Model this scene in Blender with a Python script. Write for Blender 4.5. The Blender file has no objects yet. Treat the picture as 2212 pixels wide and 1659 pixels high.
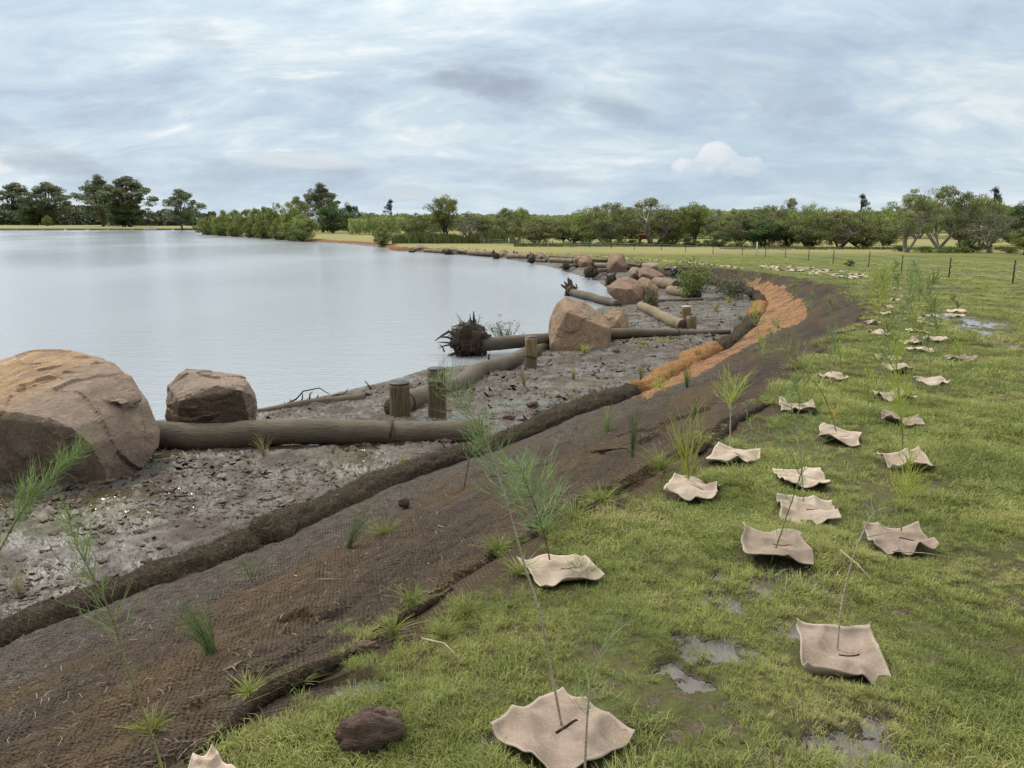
import bpy, bmesh, math, random
import numpy as np
from mathutils import Vector, Matrix, noise as mnoise
R = math.radians
scene = bpy.context.scene
col = scene.collection

# ------------------------------------------------------------------ camera
EYE = 1.6; PITCH = R(11.9); F_PX = 1662.0; CX, CY = 1106.0, 829.5   # a 2212 x 1659 reading of the photograph
SN, CS = math.sin(PITCH), math.cos(PITCH)
cam_d = bpy.data.cameras.new('camera'); cam = bpy.data.objects.new('camera', cam_d); col.objects.link(cam)
cam.location = (0, 0, EYE); cam.rotation_euler = (R(90) - PITCH, 0, 0)
cam_d.sensor_width = 36.0; cam_d.lens = 36.0 * F_PX / 2212.0; cam_d.clip_start = 0.05; cam_d.clip_end = 20000
scene.camera = cam
scene.view_settings.view_transform = 'Standard'; scene.view_settings.look = 'None'
scene.view_settings.exposure = 0.0; scene.view_settings.gamma = 1.0
scene.cycles.max_bounces = 6; scene.cycles.transparent_max_bounces = 8
SUN_EL, SUN_AZ = R(46), R(-48)       # azimuth from +Y, negative = to the left

# ------------------------------------------------------------------ node helpers
class S:
    """a shader socket with arithmetic"""
    def __init__(s, nt, sock): s.nt, s.o = nt, sock
    def _m(s, op, *a, clamp=False):
        n = s.nt.nodes.new('ShaderNodeMath'); n.operation = op; n.use_clamp = clamp
        for i, v in enumerate((s,) + a):
            if isinstance(v, S): s.nt.links.new(v.o, n.inputs[i])
            else: n.inputs[i].default_value = v
        return S(s.nt, n.outputs[0])
    def __add__(s, b): return s._m('ADD', b)
    def __radd__(s, b): return s._m('ADD', b)
    def __sub__(s, b): return s._m('SUBTRACT', b)
    def __rsub__(s, b): return (s * -1.0) + b
    def __mul__(s, b): return s._m('MULTIPLY', b)
    def __rmul__(s, b): return s._m('MULTIPLY', b)
    def __truediv__(s, b): return s._m('DIVIDE', b)
    def pw(s, b): return s._m('POWER', b)
    def mx(s, b): return s._m('MAXIMUM', b)
    def mn(s, b): return s._m('MINIMUM', b)
    def ab(s): return s._m('ABSOLUTE')
    def sq(s): return s._m('MULTIPLY', s)
    def sin(s): return s._m('SINE')
    def gt(s, b): return s._m('GREATER_THAN', b)
    def exp(s): return s._m('EXPONENT')
    def ss(s, a, b, lo=0.0, hi=1.0):
        n = s.nt.nodes.new('ShaderNodeMapRange'); n.interpolation_type = 'SMOOTHSTEP'
        s.nt.links.new(s.o, n.inputs[0])
        for i, v in enumerate((a, b, lo, hi)): n.inputs[i + 1].default_value = v
        return S(s.nt, n.outputs[0])
class NT:
    def __init__(s, nt): s.nt = nt; nt.nodes.clear()
    def node(s, t, **k):
        n = s.nt.nodes.new(t)
        for a, v in k.items(): setattr(n, a, v)
        return n
    def set(s, inp, v):
        if isinstance(v, S): s.nt.links.new(v.o, inp)
        elif isinstance(v, (tuple, list)):
            inp.default_value = tuple(v) + ((1,) if len(v) == 3 and len(inp.default_value) == 4 else ())
        elif hasattr(inp.default_value, '__len__'): inp.default_value = (v, v, v, 1) if len(inp.default_value) == 4 else (v,) * len(inp.default_value)
        else: inp.default_value = v
    def pos(s): return S(s.nt, s.node('ShaderNodeNewGeometry').outputs['Position'])
    def obj(s): return S(s.nt, s.node('ShaderNodeTexCoord').outputs['Object'])
    def rnd(s): return S(s.nt, s.node('ShaderNodeObjectInfo').outputs['Random'])
    def att(s, n): return S(s.nt, s.node('ShaderNodeAttribute', attribute_name=n).outputs['Fac'])
    def xyz(s, v):
        n = s.node('ShaderNodeSeparateXYZ'); s.set(n.inputs[0], v); return [S(s.nt, o) for o in n.outputs]
    def vec(s, x, y, z):
        n = s.node('ShaderNodeCombineXYZ')
        for i, v in enumerate((x, y, z)): s.set(n.inputs[i], v)
        return S(s.nt, n.outputs[0])
    def vscale(s, v, k):
        n = s.node('ShaderNodeVectorMath', operation='MULTIPLY'); s.set(n.inputs[0], v); n.inputs[1].default_value = k; return S(s.nt, n.outputs[0])
    def vadd(s, v, w):
        n = s.node('ShaderNodeVectorMath', operation='ADD'); s.set(n.inputs[0], v); s.set(n.inputs[1], w); return S(s.nt, n.outputs[0])
    def noise(s, v, scale, detail=4, rough=.55, dist=0.0, colr=False):
        n = s.node('ShaderNodeTexNoise'); s.set(n.inputs['Vector'], v)
        n.inputs['Scale'].default_value = scale; n.inputs['Detail'].default_value = detail
        n.inputs['Roughness'].default_value = rough; n.inputs['Distortion'].default_value = dist
        return S(s.nt, n.outputs[1 if colr else 0])
    def vor(s, v, scale, feature='F1', out='Distance', rnd=1.0):
        n = s.node('ShaderNodeTexVoronoi', feature=feature); s.set(n.inputs['Vector'], v)
        n.inputs['Scale'].default_value = scale; n.inputs['Randomness'].default_value = rnd
        return S(s.nt, n.outputs[out])
    def mix(s, f, a, b):
        n = s.node('ShaderNodeMix', data_type='RGBA'); s.set(n.inputs[0], f); s.set(n.inputs[6], a); s.set(n.inputs[7], b)
        return S(s.nt, n.outputs[2])
    def ramp(s, f, stops):
        n = s.node('ShaderNodeValToRGB'); s.set(n.inputs[0], f); e = n.color_ramp.elements
        while len(e) < len(stops): e.new(0.5)
        for i, (p, c) in enumerate(stops): e[i].position = p; e[i].color = tuple(c) + (1,)
        return S(s.nt, n.outputs[0])
    def bump(s, h, strength=.5, dist=.01, normal=None):
        n = s.node('ShaderNodeBump'); s.set(n.inputs['Height'], h); n.inputs['Strength'].default_value = strength
        n.inputs['Distance'].default_value = dist
        if normal is not None: s.set(n.inputs['Normal'], normal)
        return S(s.nt, n.outputs[0])
    def out(s, color, rough=.9, normal=None, spec=.3, metal=0, **k):
        p = s.node('ShaderNodeBsdfPrincipled'); s.set(p.inputs['Base Color'], color); s.set(p.inputs['Roughness'], rough)
        s.set(p.inputs['Specular IOR Level'], spec); s.set(p.inputs['Metallic'], metal)
        for a, v in k.items(): s.set(p.inputs[a.replace('_', ' ')], v)
        if normal is not None: s.set(p.inputs['Normal'], normal)
        o = s.node('ShaderNodeOutputMaterial'); s.nt.links.new(p.outputs[0], o.inputs[0]); return p
def material(name):
    m = bpy.data.materials.new(name); m.use_nodes = True; return m, NT(m.node_tree)

# ------------------------------------------------------------------ world: overcast sky, brighter towards the zenith
world = bpy.data.worlds.new('World'); scene.world = world; world.use_nodes = True
def build_world():
    n = NT(world.node_tree)
    sky = n.node('ShaderNodeTexSky', sky_type='NISHITA', sun_disc=False); sky.sun_elevation = SUN_EL; sky.sun_rotation = SUN_AZ
    g = S(n.nt, n.node('ShaderNodeTexCoord').outputs['Generated'])
    x, y, z = n.xyz(g)
    zc = z.mx(0.0) + 0.17
    u, v = x / zc, y / zc
    P = n.vec(u * .85, v * 1.15, 0.0)
    warp = n.noise(P, .9, 3, .5, colr=True)
    P2 = n.vadd(P, n.vscale(warp, (.9, .9, 0)))
    big = n.noise(P2, .55, 5, .55)                      # broad light and grey banks
    zd = z.mx(0.0) + .42; Pm = n.vadd(n.vec(x / zd * 1.0, y / zd * 1.9, 0.0), n.vscale(warp, (.5, .5, 0)))
    mid = n.noise(n.vadd(Pm, (7, 3, 0)), 3.0, 8, .62)
    fine = n.noise(n.vadd(Pm, (1, 9, 0)), 8.5, 7, .65)
    a = x / y.mx(.05); e = z / y.mx(.05)                # azimuth and height tangents, ahead only
    left = a.ss(.45, -.6)
    shade = ((big - .5) * 1.15 + (mid - .5) * 1.0 + (fine - .5) * .5) * e.ss(.0, .16, .6, 1.0) + .02
    cloud = n.ramp(shade + .5, [(.22, (.45, .53, .645)), (.42, (.54, .65, .76)), (.56, (.64, .745, .82)), (.72, (.82, .87, .90))])
    # bright slits in the left half
    sl = (fine * .55 + mid * .45).ss(.55, .68) * e.ss(.02, .09) * e.ss(.36, .24) * a.ss(.15, -.12)
    cloud = n.mix(sl * .75, cloud, (.90, .91, .89))
    # blue-tinted clearer air low on the right
    clear = n.mix(.65, (.41, .535, .70), S(n.nt, sky.outputs[0]))
    blue = a.ss(-.05, .55) * e.ss(.30, .04) * big.ss(.62, .38)
    skyb = n.node('ShaderNodeVectorMath', operation='SCALE'); n.nt.links.new(sky.outputs[0], skyb.inputs[0]); skyb.inputs['Scale'].default_value = .10
    bluec = n.mix(.25, (.37, .54, .70), S(n.nt, skyb.outputs[0]))
    cloud = n.mix(blue * .75, cloud, bluec)
    nz = n.noise(n.vec(a * 1.0, e * 2.6, 0.0), 9.0, 6, .62)
    def wisp(ca, ce, ra, re, slope, k, colr, soft=(.25, .9)):
        nonlocal cloud
        da = (a - ca) / ra; de = (e - ce + (a - ca) * slope) / re
        m = (1.0 - (da.sq() + de.sq())).mx(0.0) * (nz * 2.2 - .35).mx(0.0)
        cloud = n.mix(m.ss(*soft) * k, cloud, colr)
    wisp(-.03, .168, .16, .035, .22, .62, (.33, .37, .45))
    wisp(.11, .14, .10, .03, .3, .45, (.35, .40, .49))
    wisp(.30, .155, .17, .06, .25, .38, (.38, .43, .52))
    wisp(-.40, .23, .09, .03, .3, .35, (.40, .45, .53))
    wisp(-.35, .055, .38, .045, .05, .45, (.40, .46, .55))
    wisp(.02, .055, .16, .022, .05, .45, (.40, .47, .58))
    wisp(-.62, .09, .2, .06, .35, .5, (.40, .45, .53))
    wisp(-.08, .035, .16, .012, .0, .5, (.66, .71, .74))
    wisp(-.26, .075, .14, .014, .05, .6, (.75, .78, .79))
    # the white cumulus: billows on a soft base that melts into the grey
    pv = n.vor(n.vec(a, e, 0.0), 42.0, 'SMOOTH_F1'); pf = n.noise(n.vec(a, e, 0.0), 34.0, 5, .62)
    bil = (1.0 - pv * 1.1) * .012 + (pf - .5) * .022
    def hump(ca, ce, ra, re): return 1.0 - (((a - ca) / ra).sq() + ((e - ce + 0.0 - bil * 1.0) / re).sq())
    hp = hump(.259, .064, .030, .026).mx(hump(.228, .060, .030, .014)).mx(hump(.287, .062, .028, .016)).mx(hump(.306, .066, .015, .009))
    cum = hp.ss(.0, .20) * (e + (pf - .5) * .03).ss(.050, .078)
    cloud = n.mix(cum * .8, cloud, n.mix((bil * 40.0 + .3).ss(.1, .8), (.62, .70, .79), (.84, .87, .90)))
    # overcast luminance: horizon 1, zenith about 3
    lum = z.ss(.14, .8, 1.0, 2.5) * (y + z * .6).ss(-.7, .35, .34, 1.0)  # unseen sky behind the camera is dimmed so faces turned this way stay darker
    cloud = n.mix(z.ss(.30, .75) * .85, cloud, (.74, .72, .68))      # warm neutral tint added to the unseen sky overhead, to warm its light
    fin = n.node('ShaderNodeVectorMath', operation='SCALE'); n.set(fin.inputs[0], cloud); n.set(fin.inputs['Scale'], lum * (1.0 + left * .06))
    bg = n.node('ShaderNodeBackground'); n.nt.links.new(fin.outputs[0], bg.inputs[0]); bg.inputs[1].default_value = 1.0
    o = n.node('ShaderNodeOutputWorld'); n.nt.links.new(bg.outputs[0], o.inputs[0])
build_world()
sun_d = bpy.data.lights.new('sun', 'SUN'); sun = bpy.data.objects.new('sun', sun_d); col.objects.link(sun)
sun_d.energy = 2.9; sun_d.angle = R(14); sun_d.color = (1, .94, .84)
sd = Vector((math.sin(SUN_AZ) * math.cos(SUN_EL), math.cos(SUN_AZ) * math.cos(SUN_EL), math.sin(SUN_EL)))
sun.rotation_euler = sd.to_track_quat('Z', 'Y').to_euler()

# ------------------------------------------------------------------ scene object helpers
def tag(o, label=None, cat=None, group=None, kind=None):
    if label: o['label'] = label
    if cat: o['category'] = cat
    if group: o['group'] = group
    if kind: o['kind'] = kind
    return o
def thing(name, label, cat, loc=(0, 0, 0), group=None, rz=0):
    o = bpy.data.objects.new(name, None); col.objects.link(o); o.location = loc; o.rotation_euler = (0, 0, rz)
    o.empty_display_size = .1
    return tag(o, label, cat, group)
class MB:
    """mesh collector"""
    def __init__(s): s.v = []; s.f = []; s.n = 0; s.a = []
    def add(s, v, f, a=0.0):
        v = np.asarray(v, float).reshape(-1, 3); f = [tuple(np.add(q, s.n)) for q in f] if not isinstance(f, np.ndarray) else f + s.n
        s.v.append(v); s.f.append(f); s.n += len(v)
        s.a.append(np.full(len(v), a) if np.isscalar(a) else np.asarray(a))
    def tube(s, pts, rad, seg=8, cap=True, a=0.0):
        pts = [Vector(p) for p in pts]; m = len(pts)
        rad = [rad] * m if np.isscalar(rad) else rad
        V = []; up = None
        for i, p in enumerate(pts):
            d = (pts[min(i + 1, m - 1)] - pts[max(i - 1, 0)]).normalized()
            if up is None:
                up = Vector((0, 0, 1)) if abs(d.z) < .9 else Vector((1, 0, 0))
            sx = d.cross(up).normalized(); up = sx.cross(d).normalized()
            for k in range(seg):
                t = 2 * math.pi * k / seg
                V.append(p + (sx * math.cos(t) + up * math.sin(t)) * rad[i])
        Fc = [(i * seg + k, i * seg + (k + 1) % seg, (i + 1) * seg + (k + 1) % seg, (i + 1) * seg + k) for i in range(m - 1) for k in range(seg)]
        if cap and seg > 2:
            Fc += [tuple(reversed(range(seg))), tuple(range((m - 1) * seg, m * seg))]
        s.add([tuple(v) for v in V], Fc, a)
    def box(s, c, h, a=0.0, rz=0.0):
        cr, sr = math.cos(rz), math.sin(rz)
        V = []
        for dz in (-1, 1):
            for dx, dy in ((-1, -1), (1, -1), (1, 1), (-1, 1)):
                x, y = dx * h[0], dy * h[1]
                V.append((c[0] + x * cr - y * sr, c[1] + x * sr + y * cr, c[2] + dz * h[2]))
        s.add(V, [(3, 2, 1, 0), (4, 5, 6, 7), (0, 1, 5, 4), (1, 2, 6, 5), (2, 3, 7, 6), (3, 0, 4, 7)], a)
    def mesh(s, name):
        me = bpy.data.meshes.new(name)
        V = np.concatenate(s.v); polys = []; 
        lens = []; idx = []
        for f in s.f:
            if isinstance(f, np.ndarray): lens.append(np.full(len(f), f.shape[1])); idx.append(f.ravel())
            else: lens.append(np.array([len(q) for q in f], int)); idx.append(np.array([i for q in f for i in q], int))
        lens = np.concatenate(lens); idx = np.concatenate(idx)
        me.vertices.add(len(V)); me.vertices.foreach_set('co', V.ravel())
        me.loops.add(len(idx)); me.loops.foreach_set('vertex_index', idx)
        me.polygons.add(len(lens)); me.polygons.foreach_set('loop_start', np.concatenate([[0], np.cumsum(lens)[:-1]]))
        A = np.concatenate(s.a)
        if A.any():
            at = me.attributes.new('var', 'FLOAT', 'POINT'); at.data.foreach_set('value', A.astype(np.float32))
        me.update(calc_edges=True); return me
    def build(s, name, mat, parent=None, smooth=True, world_pts=True):
        me = s.mesh(name); me.materials.append(mat)
        if smooth: me.polygons.foreach_set('use_smooth', np.ones(len(me.polygons), bool))
        o = bpy.data.objects.new(name, me); col.objects.link(o)
        if parent is not None:
            o.parent = parent
            if world_pts: o.matrix_parent_inverse = (Matrix.Translation(parent.location) @ parent.rotation_euler.to_matrix().to_4x4()).inverted() if parent.parent is None else parent_inv(parent)
        return o
def parent_inv(p):
    M = Matrix.Identity(4); q = p
    chain = []
    while q is not None: chain.append(q); q = q.parent
    for q in reversed(chain):
        M = M @ q.matrix_parent_inverse @ (Matrix.Translation(q.location) @ q.rotation_euler.to_matrix().to_4x4())
    return M.inverted()
def children(o): return [c for c in bpy.data.objects if c.parent is o]
def copy_tree(o, kids, parent=None):
    """kids: dict object -> children, gathered once"""
    c = o.copy(); col.objects.link(c); c.parent = parent
    for ch in kids.get(o, ()): copy_tree(ch, kids, c)
    return c

# ------------------------------------------------------------------ numeric noise
def _h(ix, iy, seed):
    a = (ix.astype(np.int64) * 374761393 + iy.astype(np.int64) * 668265263 + seed * 1274126177) & 0xFFFFFFFF
    a = ((a ^ (a >> 13)) * 1274126177) & 0xFFFFFFFF
    return ((a ^ (a >> 16)) & 0xFFFF) / 65535.0
def vn(x, y, seed=0):
    ix, iy = np.floor(x), np.floor(y); fx, fy = x - ix, y - iy
    fx = fx * fx * (3 - 2 * fx); fy = fy * fy * (3 - 2 * fy)
    a, b, c, d = _h(ix, iy, seed), _h(ix + 1, iy, seed), _h(ix, iy + 1, seed), _h(ix + 1, iy + 1, seed)
    return (a + (b - a) * fx) * (1 - fy) + (c + (d - c) * fx) * fy
def fbm(x, y, o=4, seed=0, g=.5):
    s = 0; am = 1; t = 0
    for i in range(o):
        s = s + am * vn(x * 2 ** i + 17 * i, y * 2 ** i - 9 * i, seed + i); t += am; am *= g
    return s / t
def sstep(a, b, x):
    t = np.clip((x - a) / (b - a), 0, 1); return t * t * (3 - 2 * t)
def cells(x, y, seed=0):
    """F1, F2, cell id noise and offset to the cell centre"""
    ix, iy = np.floor(x), np.floor(y)
    f1 = np.full(x.shape, 9.0); f2 = np.full(x.shape, 9.0); cid = np.zeros(x.shape); ox = np.zeros(x.shape); oy = np.zeros(x.shape)
    for dx in (-1, 0, 1):
        for dy in (-1, 0, 1):
            jx, jy = ix + dx, iy + dy
            px, py = jx + _h(jx, jy, seed), jy + _h(jx, jy, seed + 5)
            ddx, ddy = x - px, y - py; d = np.hypot(ddx, ddy)
            c = d < f1
            f2 = np.where(c, f1, np.minimum(f2, d))
            cid = np.where(c, _h(jx, jy, seed + 9), cid); ox = np.where(c, ddx, ox); oy = np.where(c, ddy, oy)
            f1 = np.where(c, d, f1)
    return f1, f2, cid, ox, oy
# ------------------------------------------------------------------ reading the photograph: a pixel and a depth or height give a place
ZW = -1.5
def ray(px, py):
    v = (py - CY) / F_PX
    return np.array([(px - CX) / F_PX, CS - v * SN, -(SN + v * CS)])
def unp(px, py, z):
    d = ray(px, py); return np.array([0, 0, EYE]) + d * ((z - EYE) / d[2])
def atd(px, py, t): return Vector(np.array([0, 0, EYE]) + ray(px, py) * t)
def field(x, y):
    return -1.1 * sstep(6, 72, np.hypot(x, y)) + 0.0 * x
def unf(px, py, f=field):
    z = 0.0
    for _ in range(30):
        p = unp(px, py, z); z = .5 * z + .5 * float(f(p[0], p[1]))
    return p[:2]
def zroll(x, y): return -1.08 - .2 * sstep(22, 58, np.hypot(x, y))
_R = [(0, 1400), (100, 1362), (250, 1300), (430, 1225), (560, 1187), (700, 1115), (850, 1050), (1000, 995), (1100, 960), (1200, 920), (1300, 885), (1370, 857), (1450, 812), (1530, 772), (1590, 738), (1630, 695), (1645, 665), (1640, 645), (1615, 630), (1560, 614), (1480, 600), (1400, 587), (1300, 573), (1200, 562), (1100, 553), (1000, 545), (900, 539), (845, 537)]
_W = [(-300, 1010), (0, 960), (355, 905), (470, 893), (560, 885), (700, 855), (800, 832), (850, 820), (930, 795), (990, 792), (1060, 782), (1130, 762), (1190, 735), (1225, 700), (1290, 668), (1325, 648), (1325, 632), (1305, 618), (1290, 606), (1225, 588), (1180, 574), (1150, 570), (1090, 558), (1050, 554), (990, 549), (940, 547), (905, 545), (850, 541)]
_T = [(250, 1750), (330, 1680), (500, 1572), (640, 1480), (800, 1370), (950, 1280), (1080, 1200), (1200, 1140), (1330, 1060), (1480, 985), (1560, 930), (1680, 860), (1740, 790), (1800, 745), (1850, 705), (1885, 668), (1860, 640), (1780, 612), (1700, 598), (1640, 588), (1500, 575), (1400, 566), (1250, 556), (1150, 549), (1000, 540), (900, 534), (850, 532)]
FARW = [unp(a, b, ZW)[:2] for a, b in ((825, 535), (760, 528), (690, 524), (620, 519), (560, 514), (500, 510), (430, 506))]
def ext(P, n=60.0):
    d = P[0] - P[1]; d = np.array([-.42, -.91]); return np.vstack([[P[0] + d * n], P])
def off(P, k):   # shift the far bank line to the land side
    out = []
    for i, p in enumerate(P):
        d = P[min(i + 1, len(P) - 1)] - P[max(i - 1, 0)]; d = d / np.hypot(*d); out.append(p + np.array([d[1], -d[0]]) * k)
    return out
LW = ext(np.array([unp(a, b, ZW)[:2] for a, b in _W])); LW = np.vstack([LW, FARW])
LR = ext(np.array([unf(a, b, zroll) for a, b in _R])); LR = np.vstack([LR, off(FARW, .8)])
LT = ext(np.array([unf(a, b) for a, b in _T])); LT = np.vstack([LT, off(FARW, 2.2)])
def smooth_line(P, it=1):
    for _ in range(it):
        Q = [P[0]]
        for a, b in zip(P[:-1], P[1:]): Q += [a * .75 + b * .25, a * .25 + b * .75]
        Q.append(P[-1]); P = np.array(Q)
    return P
LW, LR, LT = smooth_line(LW), smooth_line(LR), smooth_line(LT)
def dist(P, x, y):
    x = np.asarray(x, float); y = np.asarray(y, float); d = np.full(x.shape, 1e9)
    for a, b in zip(P[:-1], P[1:]):
        e = b - a; L = e @ e + 1e-12
        t = np.clip(((x - a[0]) * e[0] + (y - a[1]) * e[1]) / L, 0, 1)
        d = np.minimum(d, (x - a[0] - t * e[0]) ** 2 + (y - a[1] - t * e[1]) ** 2)
    return np.sqrt(d)
def landside(P, x, y):
    poly = np.vstack([P, [(P[-1][0] + 30, 900), (4000, 900), (4000, -80)]])
    x = np.asarray(x, float); y = np.asarray(y, float); c = np.zeros(x.shape, bool); q = np.roll(poly, -1, 0)
    for (x0, y0), (x1, y1) in zip(poly, q):
        if y0 == y1: continue
        c ^= ((y0 > y) != (y1 > y)) & (x < (x1 - x0) * (y - y0) / (y1 - y0) + x0)
    return c
def regions(x, y):
    """height of the smooth ground and its zone: 0 river bed, 1 mud, 2 bank slope, 3 grass"""
    x = np.asarray(x, float); y = np.asarray(y, float)
    dW, dR, dT = dist(LW, x, y), dist(LR, x, y), dist(LT, x, y)
    inW, inR, inT = landside(LW, x, y), landside(LR, x, y), landside(LT, x, y)
    F = field(x, y); ZR = zroll(x, y)
    z = np.where(inT, F, 0); zone = np.where(inT, 3, 0)
    u = dR / (dR + dT + 1e-6); us = u ** .85
    z2 = ZR + .0 + (F - ZR) * us
    m2 = inR & ~inT; z = np.where(m2, z2, z); zone = np.where(m2, 2, zone)
    w = dR / (dR + dW + 1e-6)
    z1 = (ZR - .07) + (ZW - ZR + .07) * np.clip(w, 0, 1) ** 1.5
    m1 = inW & ~inR & ~inT; z = np.where(m1, z1, z); zone = np.where(m1, 1, zone)
    m0 = ~inW & ~inR & ~inT
    z = np.where(m0, ZW - np.minimum(dW * .14, 1.5), z)
    far = sstep(299, 301.5, y + 7 * vn(x / 40, x * 0 + .5, 3) + 1.5 * vn(x / 6, x * 0, 4)) * (x < LW[-1][0] + 60)
    zf = -3 + 2.25 * far + .3 * sstep(305, 400, y)
    z = np.where(m0 & (far > 0), np.maximum(z, zf), z); zone = np.where(m0 & (far > .9), 3, zone)
    return z, zone, dW, dR, dT
def H(x, y): return float(regions(np.array([x]), np.array([y]))[0][0])
_tt = np.geomspace(1.5, 900, 900)
def hit(px, py, up=0.0):
    """first meeting of the pixel's ray with the ground raised by `up`"""
    d = ray(px, py); t = _tt; x = d[0] * t; y = d[1] * t; z = EYE + d[2] * t
    h = regions(x, y)[0]; h = np.maximum(h, ZW - .3) + up
    below = np.where(z < h)[0]
    if not len(below): i = len(t) - 1; return Vector((x[i], y[i], h[i])), t[i]
    i = below[0]; a = (z - h)[i - 1] if i else 1; b = (z - h)[i]
    f = a / (a - b) if i else 1; tm = t[i - 1] + (t[i] - t[i - 1]) * f if i else t[0]
    return Vector((d[0] * tm, d[1] * tm, EYE + d[2] * tm)), tm

# puddles: (px, py, half width px, half height px) on the photograph's ground, as discs with ragged edges
PUD = []
for (px, py, rx, ry) in [(1580, 1312, 52, 24), (1535, 1395, 100, 34), (1640, 1408, 30, 22), (1450, 1440, 45, 20), (1655, 1262, 60, 30), (1700, 1235, 40, 14), (1760, 1255, 45, 22), (1740, 1365, 50, 20),
                         (1850, 1620, 150, 46), (1900, 1560, 60, 16), (2065, 690, 78, 21), (2155, 738, 44, 17), (2110, 715, 40, 9), (2200, 752, 24, 8), (1500, 1480, 50, 14), (1380, 1585, 50, 12), (1080, 1580, 60, 22), (1560, 1245, 25, 12), (760, 1480, 90, 16), (560, 1600, 70, 18)]:
    c = unf(px, py); a = unf(px + rx, py); b = unf(px, py - ry)
    PUD.append((c[0], c[1], np.hypot(*(a - c)), np.hypot(*(b - c))))
def puddle(x, y):
    m = np.full(x.shape, -1.0)
    wob = (fbm(x * 9, y * 9, 5, 31, .7) - .5) * 3.6 - .28
    for cx, cy, rx, ry in PUD:
        c = (np.abs(x - cx) < rx * 2) & (np.abs(y - cy) < ry * 2.2)
        if not c.any(): continue
        q = 1.0 - np.hypot((x[c] - cx) / rx, (y[c] - cy) / ry) + wob[c]
        m[c] = np.maximum(m[c], q)
    return m
PUM = []
for (px, py, rx, ry) in [(993, 899, 34, 9), (1088, 928, 24, 9), (1090, 882, 26, 5), (1163, 858, 16, 5), (1222, 852, 26, 6), (1290, 850, 26, 5), (1335, 856, 22, 4), (600, 969, 70, 5), (760, 966, 70, 4), (365, 985, 30, 6), (1600, 700, 24, 5), (1560, 738, 26, 5), (1480, 775, 30, 5),
                         (1440, 735, 60, 5), (1205, 800, 20, 4), (1080, 840, 22, 5), (1150, 905, 24, 5), (1030, 905, 26, 6), (1410, 790, 24, 4), (560, 1175, 30, 8), (250, 1068, 130, 14), (140, 1085, 90, 12), (340, 1102, 60, 8), (1510, 660, 60, 4), (1590, 668, 30, 5), (1350, 760, 40, 4)]:
    p = hit(px, py)[0]; a = hit(px + rx, py)[0]; b = hit(px, py - ry)[0]
    PUM.append((p.x, p.y, abs(a.x - p.x), abs(b.y - p.y)))
def mudpool(x, y):
    m = np.full(x.shape, -1.0); wob = (fbm(x * 5, y * 5, 5, 35, .62) - .5) * 2.8
    for cx, cy, rx, ry in PUM:
        c = (np.abs(x - cx) < rx * 2) & (np.abs(y - cy) < ry * 2)
        if c.any(): m[c] = np.maximum(m[c], 1.0 - np.hypot((x[c] - cx) / rx, (y[c] - cy) / ry) + wob[c])
    return m
def mudwet(x, y):
    """standing water on the mud: lower ground along the toe of the roll and behind the logs"""
    return fbm(x * .55, y * .55, 3, 77) * .6 + fbm(x * 3.1, y * 3.1, 3, 78) * .4

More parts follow.
